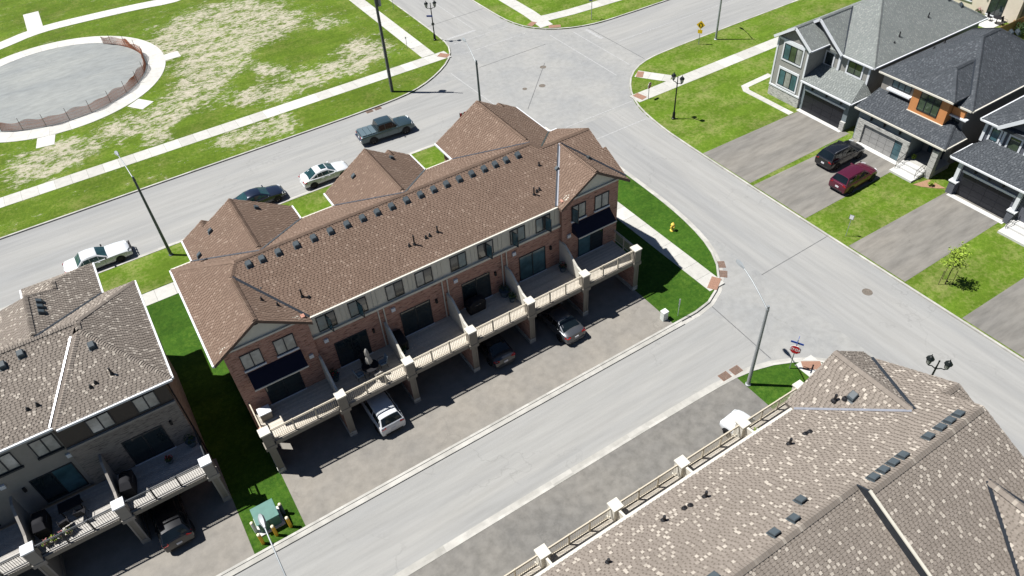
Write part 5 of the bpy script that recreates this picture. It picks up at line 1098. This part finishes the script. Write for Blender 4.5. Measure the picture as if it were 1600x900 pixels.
# wooden utility pole beside the park
t = thing('utility_pole', (26.9, 70.9, .1), 'tall wooden utility pole on the verge beside the park', 'utility pole')
MB().tube([(26.9, 70.9, .05), (26.9, 70.9, 6), (26.9, 70.9, 12.6)], [.19, .165, .13], 12).build('pole', 'pole_wood', t, smooth=50)
MB().bar((25.9, 71.9, 12.0), (27.9, 69.9, 12.0), .1, .12).build('crossarm', 'pole_wood', t); MB().bar((26.2, 71.6, 10.6), (27.6, 70.2, 10.6), .1, .12).build('crossarm', 'pole_wood', t)
for k in (-.9, -.45, .45, .9): MB().lathe([(.05, 0), (.07, .06), (.04, .12), (.06, .2)], (26.9 + k, 70.9 - k, 12.06), 8).build('insulator', 'sign_back', t)
MB().lathe([(.22, 0), (.24, .05), (.24, .75), (.1, .85)], (27.25, 71.05, 9.6), 12).build('transformer_can', 'sign_back', t)
MB().tube([(26.75, 70.78, .1), (26.75, 70.78, 8)], .03, 6).build('conduit', 'pole_grey', t)

def text_mesh(s, size, mat, parent, loc, rot, name='lettering'):
    c = bpy.data.curves.new(name, 'FONT'); c.body = s; c.size = size; c.align_x = 'CENTER'; c.align_y = 'CENTER'; c.extrude = .004; c.offset = .006
    tmp = bpy.data.objects.new('tmp', c); COL.objects.link(tmp); dg = bpy.context.evaluated_depsgraph_get(); me = bpy.data.meshes.new_from_object(tmp.evaluated_get(dg)); bpy.data.objects.remove(tmp)
    me.name = name; me.materials.clear(); me.materials.append(MATS[mat]); o = bpy.data.objects.new(name, me); COL.objects.link(o); o.parent = parent; o.location = loc; o.rotation_euler = rot; ORG[o] = Vector(loc); return o
def stop_sign(loc, rz, lb, blades=False, s=.36, zc=1.95):
    """faces local -y"""
    t = local_thing('stop_sign', lb, 'stop sign', 'stop signs')
    MB().box(-.03, .03, -.02, .03, -.1, zc + (.95 if blades else .3)).build('post', 'pole_grey', t)
    def octo(r, y0, y1, nm, mt, z=zc):
        q = [(r * math.cos(R(22.5 + 45 * k)), y0, z + r * math.sin(R(22.5 + 45 * k))) for k in range(8)]; return MB().extrude(q, (0, y1 - y0, 0)).build(nm, mt, t)
    octo(s + .03, -.045, -.025, 'sign_border', 'sign_white'); octo(s, -.052, -.044, 'sign_face', 'sign_red'); text_mesh('STOP', .30, 'sign_white', t, (0, -.055, zc), (R(90), 0, 0))
    if blades:
        MB().box(-.42, .42, -.012, .012, zc + .55, zc + .7).build('name_blade', 'sign_blue', t); MB().box(-.012, .012, -.42, .42, zc + .75, zc + .9).build('name_blade', 'sign_blue', t)
    place(t, loc, rz)
stop_sign((31.9, 18.6, .1), R(-62), 'red stop sign with blue street name blades on the lane corner lawn', True)
stop_sign((47.9, 52.4, .1), R(20), 'stop sign on the ramp corner opposite the brick townhouses', False, .34, 1.55)
t = local_thing('warning_sign', 'yellow diamond warning sign with round arrows and small tab', 'road sign')
MB().box(-.03, .03, -.02, .03, -.1, 2.75).build('post', 'pole_grey', t)
MB().extrude([(-.5, -.04, 2.35), (0, -.04, 1.85), (.5, -.04, 2.35), (0, -.04, 2.85)], (0, .02, 0)).build('sign_face', 'sign_yellow', t); MB().box(-.26, .26, -.04, -.02, 1.35, 1.78).build('sign_tab', 'sign_yellow', t)
for k in range(3):
    a0 = k * 120 + 15; pts = [(.22 * math.cos(R(a0 + j * 16)), -.05, 2.35 + .22 * math.sin(R(a0 + j * 16))) for j in range(6)]
    m = MB().tube(pts, .03, 6); e = pts[-1]; a = R(a0 + 80); m.extrude([(.30 * math.cos(a), -.055, 2.35 + .30 * math.sin(a)), (.13 * math.cos(a), -.055, 2.35 + .13 * math.sin(a)), (.22 * math.cos(a + .45), -.055, 2.35 + .22 * math.sin(a + .45))], (0, .012, 0)); m.build('round_arrow', 'plastic_black', t)
place(t, (60.5, 58.4, .1), R(-58))
t = local_thing('street_name_sign', 'slim street name sign with blue blades on the far corner lawn', 'road sign')
MB().box(-.03, .03, -.03, .03, -.1, 2.7).build('post', 'pole_grey', t); MB().box(-.4, .4, -.012, .012, 2.4, 2.56).build('name_blade', 'sign_blue', t); MB().box(-.012, .012, -.4, .4, 2.6, 2.76).build('name_blade', 'sign_blue', t); place(t, (55.0, 71.7, .1), 0)
def small_sign(loc, rz, h, w_, hh, face, lb, post='pole_grey'):
    t = local_thing('post_sign', lb, 'road sign', 'small post signs'); MB().box(-.02, .02, -.02, .02, -.1, h).build('post', post, t); MB().box(-w_ / 2, w_ / 2, -.035, -.021, h - hh, h + .03).build('sign_face', face, t)
    MB().box(-w_ / 2 + .04, w_ / 2 - .04, -.039, -.034, h - hh + .04, h - .01).build('sign_mark', 'sign_back' if face == 'sign_white' else 'sign_white', t); place(t, loc, rz)
small_sign((46.15, 25.7, .1), R(-70), 2.15, .36, .42, 'sign_back', 'small grey sign on a thin post on the right hand lawn'); small_sign((33.0, 79.3, .1), R(-60), 1.5, .2, .25, 'sign_white', 'thin short post marker beside the park pavement'); small_sign((36.7, 90.7, .1), R(0), 2.0, .3, .4, 'sign_white', 'thin post sign on the verge far up the park street')
small_sign((29.1, 26.75, .1), R(-40), 1.75, .1, .6, 'pedestal_white', 'thin pale green marker post on the lawn beside the lane', 'pedestal_white')
# hydrant
t = thing('fire_hydrant', (35.4, 34.5, .1), 'pale yellow fire hydrant on the townhouse lawn by the street', 'hydrant')
MB().lathe([(.2, 0), (.2, .06), (.13, .08), (.13, .55), (.17, .58), (.17, .64), (.14, .70), (.08, .78), (.04, .80), (.035, .86)], (35.4, 34.5, .1), 14).build('barrel', 'hydrant_yellow', t, smooth=40)
for d in ((1, 0), (-1, 0), (0, -1)): MB().tube([(35.4, 34.5, .55), (35.4 + d[0] * .22, 34.5 + d[1] * .22, .55)], .075, 10).build('outlet', 'hydrant_yellow', t)
# cable pedestal
t = thing('cable_pedestal', (28.05, 27.1, .1), 'white cable pedestal box on the lawn edge beside the lane', 'utility box'); MB().box(27.83, 28.27, 26.9, 27.3, .05, .85).build('cabinet', 'pedestal_white', t, bevel=.03); MB().box(27.8, 28.3, 26.87, 27.33, .852, .95).build('lid', 'pedestal_white', t, bevel=.03)
# transformer with bollards
t = thing('ground_transformer', (-2.05, 27.9, .1), 'green ground transformer box on the strip between townhouse rows', 'transformer')
MB().box(-2.85, -1.3, 27.2, 28.6, .03, .2).build('pad', 'concrete_white', t); MB().box(-2.7, -1.45, 27.35, 28.45, .2, 1.15).build('cabinet', 'transformer_green', t, bevel=.02)
MB().extrude([(-2.76, 27.28, 1.152), (-2.76, 28.5, 1.152), (-2.76, 28.5, 1.32), (-2.76, 27.28, 1.2)], (1.37, 0, 0)).build('lid', 'transformer_green', t, bevel=.02); MB().box(-2.09, -2.06, 27.33, 27.36, .25, 1.1).build('door_seam', 'plastic_black', t)
for x, y, mt, lb in ((-2.85, 26.75, 'bollard_yellow', 'yellow bollard before the green transformer, left one'), (-2.0, 26.8, 'bollard_yellow', 'yellow bollard before the green transformer, middle one'), (-1.1, 26.85, 'bollard_yellow', 'yellow bollard before the green transformer, right one'), (-1.15, 27.95, 'bin_blue', 'dark bollard with pale cap right of the green transformer'), (-2.95, 27.7, 'sign_white', 'whitish bollard left of the green transformer')):
    t = thing('bollard', (x, y, .1), lb, 'bollard', 'transformer bollards'); MB().lathe([(.1, 0), (.1, 1.0)], (x, y, .1), 14).build('post', mt, t, smooth=40); MB().lathe([(.102, 1.0), (.10, 1.06), (.06, 1.11), (.01, 1.125)], (x, y, .1), 14).build('cap', 'cap_pale', t, smooth=60)

# ================================================================== plants
def leaf_cloud(mb, c, rad, n, size, sq=(1, 1, 1)):
    for _ in range(n):
        v = Vector((random.gauss(0, 1), random.gauss(0, 1), random.gauss(0, 1))); v.normalize(); v *= rad * random.random() ** .45
        p = Vector(c) + Vector((v.x * sq[0], v.y * sq[1], v.z * sq[2])); a = Vector((random.uniform(-1, 1), random.uniform(-1, 1), random.uniform(-.6, .6))).normalized(); b = a.cross(Vector((random.uniform(-1, 1), random.uniform(-1, 1), random.uniform(-1, 1)))).normalized(); s = size * random.uniform(.6, 1.2)
        mb.poly([p - a * s, p + b * s * .45, p + a * s, p - b * s * .45])
tr = thing('young_tree', (47.5, 17.7, .1), 'young tree with sparse bright leaves and support stakes on the right lawn', 'tree')
tk = MB(); tk.tube([(47.5, 17.7, .05), (47.52, 17.72, 1.2), (47.48, 17.7, 2.4), (47.55, 17.74, 3.4)], [.05, .04, .03, .012], 8); tips = []
for k in range(9):
    a = k * 2.4; z = 1.5 + k * .19; L = .75 - k * .045; e = (47.5 + L * math.cos(a), 17.7 + L * math.sin(a), z + .55); tk.tube([(47.5, 17.7, z), (47.5 + L * .5 * math.cos(a), 17.7 + L * .5 * math.sin(a), z + .32), e], [.022, .015, .006], 5); tips.append(e); tips.append(tuple((Vector(e) + Vector((47.5, 17.7, z))) / 2))
tk.build('trunk', 'bark', tr, smooth=60)
cr_ = MB()
for e in tips: leaf_cloud(cr_, e, .36, 34, .11)
leaf_cloud(cr_, (47.52, 17.72, 3.0), .4, 60, .09); cr_.build('crown', 'leaf_bright', tr, fix=False)
for dx, dy in ((-.45, .25), (.35, -.3), (.3, .45)): MB().tube([(47.5 + dx, 17.7 + dy, .05), (47.5 + dx, 17.7 + dy, 1.5)], .022, 6).build('stake', 'bark', tr)
def shrub(x, y, r, h, lb, mat='leaf_dark', n=220, flower=None, nm='shrub', z=.1, group='garden shrubs'):
    t = thing(nm, (x, y, z), lb, 'shrub', group); m = MB()
    for k in range(6): a = k * 1.05; m.tube([(x, y, z - .03), (x + r * .5 * math.cos(a), y + r * .5 * math.sin(a), z + h * .7)], [.02, .008], 5)
    m.build('stems', 'bark', t); m = MB(); leaf_cloud(m, (x, y, z + h * .55), r, n, .09 + r * .05, (1, 1, h / (2 * r))); m.build('foliage', mat, t, fix=False)
    if flower: m = MB(); leaf_cloud(m, (x, y, z + h * .75), r * .8, 60, .07); m.build('blooms', flower, t, fix=False)
shrub(89.2, 37.4, 1.0, 1.8, 'large dark round shrub beside the brown board fence', n=700); shrub(91.0, 43.7, .45, .7, 'pink flowering shrub beside the white patio', 'leaf_dark', 120, 'flower_pink'); shrub(88.6, 35.4, .4, .7, 'red flowering shrub at the right edge behind the houses', 'leaf_dark', 120, 'flower_red')
shrub(57.3, 26.0, .28, .5, 'small green shrub in the mulch bed by the white steps', 'leaf_bright', 90); shrub(56.8, 80.2, 1.2, 1.0, 'dark ground hugging shrubs at the top edge beyond the crossing', n=500); shrub(58.4, 79.7, .9, .9, 'low dark shrub farther right at the top edge', n=400)
shrub(58.9, 29.0, .2, .5, 'small planted pot shrub on the shaded porch', 'leaf_bright', 70, z=.62)

# ================================================================== things on the decks
ZK = 3.106
def patio_set(x, y):
    t = thing('patio_table', (x, y, ZK), 'dark round patio table on the second brick townhouse deck', 'table'); MB().lathe([(.55, .68), (.57, .70), (.55, .73)], (x, y, ZK), 20).build('table_top', 'fabric_black', t)
    for k in range(4): a = k * math.pi / 2 + .7; MB().tube([(x + .2 * math.cos(a), y + .2 * math.sin(a), ZK + .68), (x + .42 * math.cos(a), y + .42 * math.sin(a), ZK)], .022, 6).build('leg', 'fabric_black', t)
    u = thing('closed_parasol', (x, y, ZK), 'closed pale grey parasol standing in the patio table', 'parasol'); MB().tube([(x, y, ZK + .02), (x, y, ZK + 2.35)], .022, 8).build('pole', 'pole_grey', u)
    n = 16; rr = []
    for z, r_ in ((1.05, .17), (1.15, .20), (1.5, .15), (1.62, .085), (1.75, .12), (2.1, .11), (2.28, .06), (2.34, .02)): rr.append([(x + r_ * (1 + .22 * (k % 2)) * math.cos(k * 2 * math.pi / n), y + r_ * (1 + .22 * (k % 2)) * math.sin(k * 2 * math.pi / n), ZK + z) for k in range(n)])
    MB().loft(rr).build('canopy', 'fabric_grey', u, smooth=60)
def patio_chair(loc, rz, lb, mat='chair_blue', group='patio chairs'):
    t = local_thing('patio_chair', lb, 'chair', group); MB().box(-.24, .24, -.24, .24, .40, .45).build('seat', mat, t, bevel=.015)
    MB().extrude([(-.24, .2, .45), (.24, .2, .45), (.22, .34, .95), (-.22, .34, .95)], (0, .03, 0)).build('backrest', mat, t)
    for sx in (-1, 1):
        for sy in (-1, 1): MB().tube([(sx * .21, sy * .21, .4), (sx * .24, sy * .25, 0)], .016, 6).build('leg', 'fabric_black', t)
        MB().tube([(sx * .26, -.22, .4), (sx * .26, -.2, .64), (sx * .26, .24, .66)], .016, 6).build('armrest', 'fabric_black', t)
    place(t, loc, rz)
patio_set(7.35, 32.35)
for x, y, a, m_, lb in ((6.55, 32.3, 90, 'chair_blue', 'pale blue patio chair left of the table with the parasol'), (8.2, 32.4, -90, 'chair_blue', 'pale blue patio chair right of the table with the parasol'), (7.3, 33.15, 0, 'fabric_black', 'black patio chair behind the table with the parasol'), (7.55, 31.6, 180, 'fabric_grey', 'light patio chair between the parasol table and railing')): patio_chair((x, y, ZK), R(a), lb, m_)
def barbecue(loc, rz, lb, cover='fabric_black'):
    t = local_thing('barbecue', lb, 'barbecue', 'covered barbecues'); rr = []
    for z, sx, sy in ((.02, .62, .30), (.5, .66, .32), (.85, .68, .33), (.92, .60, .31), (1.08, .36, .28), (1.14, .30, .2)): rr.append([(sx * a, sy * b, z) for a, b in ((-1, -1), (-.4, -1.06), (.4, -1.06), (1, -1), (1.02, 0), (1, 1), (0, 1.05), (-1, 1), (-1.02, 0))])
    MB().loft(rr).build('cover', cover, t, smooth=45); MB().cbox((0, -.36, .8), (.5, .03, .03)).build('handle', 'chrome', t); place(t, loc, rz)
barbecue((15.9, 33.35, ZK), 0, 'black covered barbecue by the door of the fourth brick deck'); barbecue((-8.0, 32.5, ZK), R(80), 'black covered barbecue beside the privacy wall of the grey end deck'); barbecue((-13.0 + .35, 32.6, ZK), R(85), 'black covered barbecue on the second grey townhouse deck'); barbecue((10.0, 33.4, ZK), R(90), 'dark covered barbecue beside the wall of the third brick deck')
def planter(x, y, lb, mat='leaf_dark', fl=None, s=.22, pot='bin_blue', z=ZK):
    t = thing('planter_pot', (x, y, z), lb, 'planter', 'deck planters'); MB().lathe([(s * .7, 0), (s, s * 1.5), (s * 1.08, s * 1.55), (s * .9, s * 1.5)], (x, y, z), 14).build('pot', pot, t, smooth=40); m = MB(); leaf_cloud(m, (x, y, z + s * 2.0), s * 1.2, 90, .08); m.build('foliage', mat, t, fix=False)
    if fl: m = MB(); leaf_cloud(m, (x, y, z + s * 2.3), s * 1.1, 40, .06); m.build('blooms', fl, t, fix=False)
planter(9.85, 32.7, 'dark leafy planter beside the cream privacy wall, second deck gap'); planter(5.15, 33.2, 'wide planter of dark leaves by the wall of the parasol deck', 'leaf_dark', 'flower_red', .3); planter(18.3, 33.4, 'big blue grey pot on the fourth brick deck', s=.36); planter(18.45, 32.6, 'dark leafy pot before the fourth privacy wall', s=.25); planter(23.2, 33.1, 'reddish potted plant on the fifth brick deck', 'leaf_dark', 'flower_red', .28); planter(-5.6, 33.0, 'small dark pot with reddish plant on the grey end deck', 'leaf_dark', 'flower_red', .2); planter(-4.15, 33.5, 'dark round pot in the corner of the grey end deck', s=.3)
for x, lb in ((-12.7, 'left'), (-12.3, 'second'), (-11.9, 'third'), (-11.5, 'right')): planter(x, 31.45, 'dry yellowish planter along the grey deck railing, %s one' % lb, 'leaf_bright' if lb != 'third' else 'leaf_dark', 'flower_pink', .17, 'trim_taupe')
patio_chair((-11.6, 32.0, ZK), R(190), 'dark patio chair near the grey deck railing, left one', 'fabric_black'); patio_chair((-10.7, 32.2, ZK), R(170), 'dark patio chair near the grey deck railing, right one', 'fabric_black')
t = thing('patio_table', (-11.1, 32.95, ZK), 'dark low table on the second grey townhouse deck', 'table'); MB().box(-11.7, -10.5, 32.6, 33.3, ZK + .6, ZK + .66).build('table_top', 'fabric_black', t)
for x in (-11.6, -10.6):
    for y in (32.68, 33.22): MB().box(x - .03, x + .03, y - .03, y + .03, ZK, ZK + .6).build('leg', 'fabric_black', t)
t = thing('storage_box', (.35, 32.95, ZK), 'grey storage box on the left end brick deck, sunlit part put in as a pale lid', 'box'); MB().box(.0, .7, 32.6, 33.2, ZK, ZK + .62).build('bin', 'trim_taupe', t, bevel=.02); MB().box(-.04, .74, 32.56, 33.24, ZK + .622, ZK + .7).build('lid', 'trim_white', t, bevel=.02)  # white lid paints in the sunlit part of a box of unclear kind
patio_chair((12.6, 13.6, ZK), R(20), 'pale cushioned chair on the near townhouse deck', 'trim_cream'); planter(24.0, 14.6, 'white pot with dry plant on the near townhouse deck', 'leaf_bright', None, .3, 'sign_white')
t = thing('patio_table', (90.2, 41.0, .16), 'small dark table on the white patio behind the cream house', 'table'); MB().lathe([(.5, .68), (.5, .72)], (90.2, 41.0, .16), 16).build('table_top', 'fabric_black', t); MB().tube([(90.2, 41.0, .16), (90.2, 41.0, .85)], .05, 8).build('leg', 'fabric_black', t)
for y, lb in ((41.9, 'left'), (40.2, 'right')): patio_chair((90.3, y, .16), R(0), 'dark patio chair on the white patio, %s one' % lb, 'fabric_black')
t = thing('garden_flag', (28.4, 58.0, .1), 'small red and white flag behind the rightmost front gable', 'flag'); MB().tube([(28.3, 57.6, .05), (28.3, 57.6, 3.1)], .025, 6).build('pole', 'pole_dark', t)
for k, mt in enumerate(('sign_red', 'sign_white', 'sign_red')): MB().box(28.32 + k * .22, 28.32 + (k + 1) * .22 - .001, 57.59, 57.61, 2.4, 3.0).build('flag_band', mt, t)
for x, y, lb in ((9.2, 44.6, 'white vent pipe on the lawn between left and middle front gables'), (19.2, 44.7, 'white vent pipe on the lawn between middle and right front gables')):
    o = MB().lathe([(.09, 0), (.09, .7), (.13, .72), (.13, .8), (.02, .84)], (x, y + 4, .1), 10).build('vent_stack', 'sign_white'); tag(o, lb, 'pipe', 'lawn vent pipes')

# orange snow fence round the pad
t = thing('snow_fence', (PC[0], PC[1], .1), 'sagging orange brown snow fence round the gravel pad', 'fence'); rad = 10.45; a0, a1 = -128, 48
net = MB()
for k in range(int((a1 - a0) / .28)):
    a = R(a0 + k * .28); hh = 1.15 + .12 * math.sin(k * .13); ln = .18 * math.sin(k * .07); x = PC[0] + rad * math.cos(a); y = PC[1] + rad * math.sin(a); ox = math.cos(a) * ln; oy = math.sin(a) * ln
    net.bar((x, y, .12), (x + ox, y + oy, hh), .026, .008, (math.cos(a), math.sin(a), 0))
stuff(net.build('slats', 'snow_fence_orange', t, fix=False))
for z in (.3, .65, 1.0):
    MB().tube([(PC[0] + rad * math.cos(R(a)), PC[1] + rad * math.sin(R(a)), z + .04 * math.sin(a)) for a in range(a0, a1 + 1, 4)], .012, 5).build('wire', 'snow_fence_orange', t)
src = None
for a in range(a0, a1 + 1, 13):
    p = (PC[0] + (rad + .05) * math.cos(R(a)), PC[1] + (rad + .05) * math.sin(R(a)), .1)
    if src is None: src = MB().tube([(0, 0, -.05), (0, 0, 1.5)], .025, 6).build('fence_stake', 'bark', t, org=(0, 0, 0)); ORG[src] = Vector(p); src.location = ORG[src] - ORG[t]
    else: inst(src, 'fence_stake', t, p)
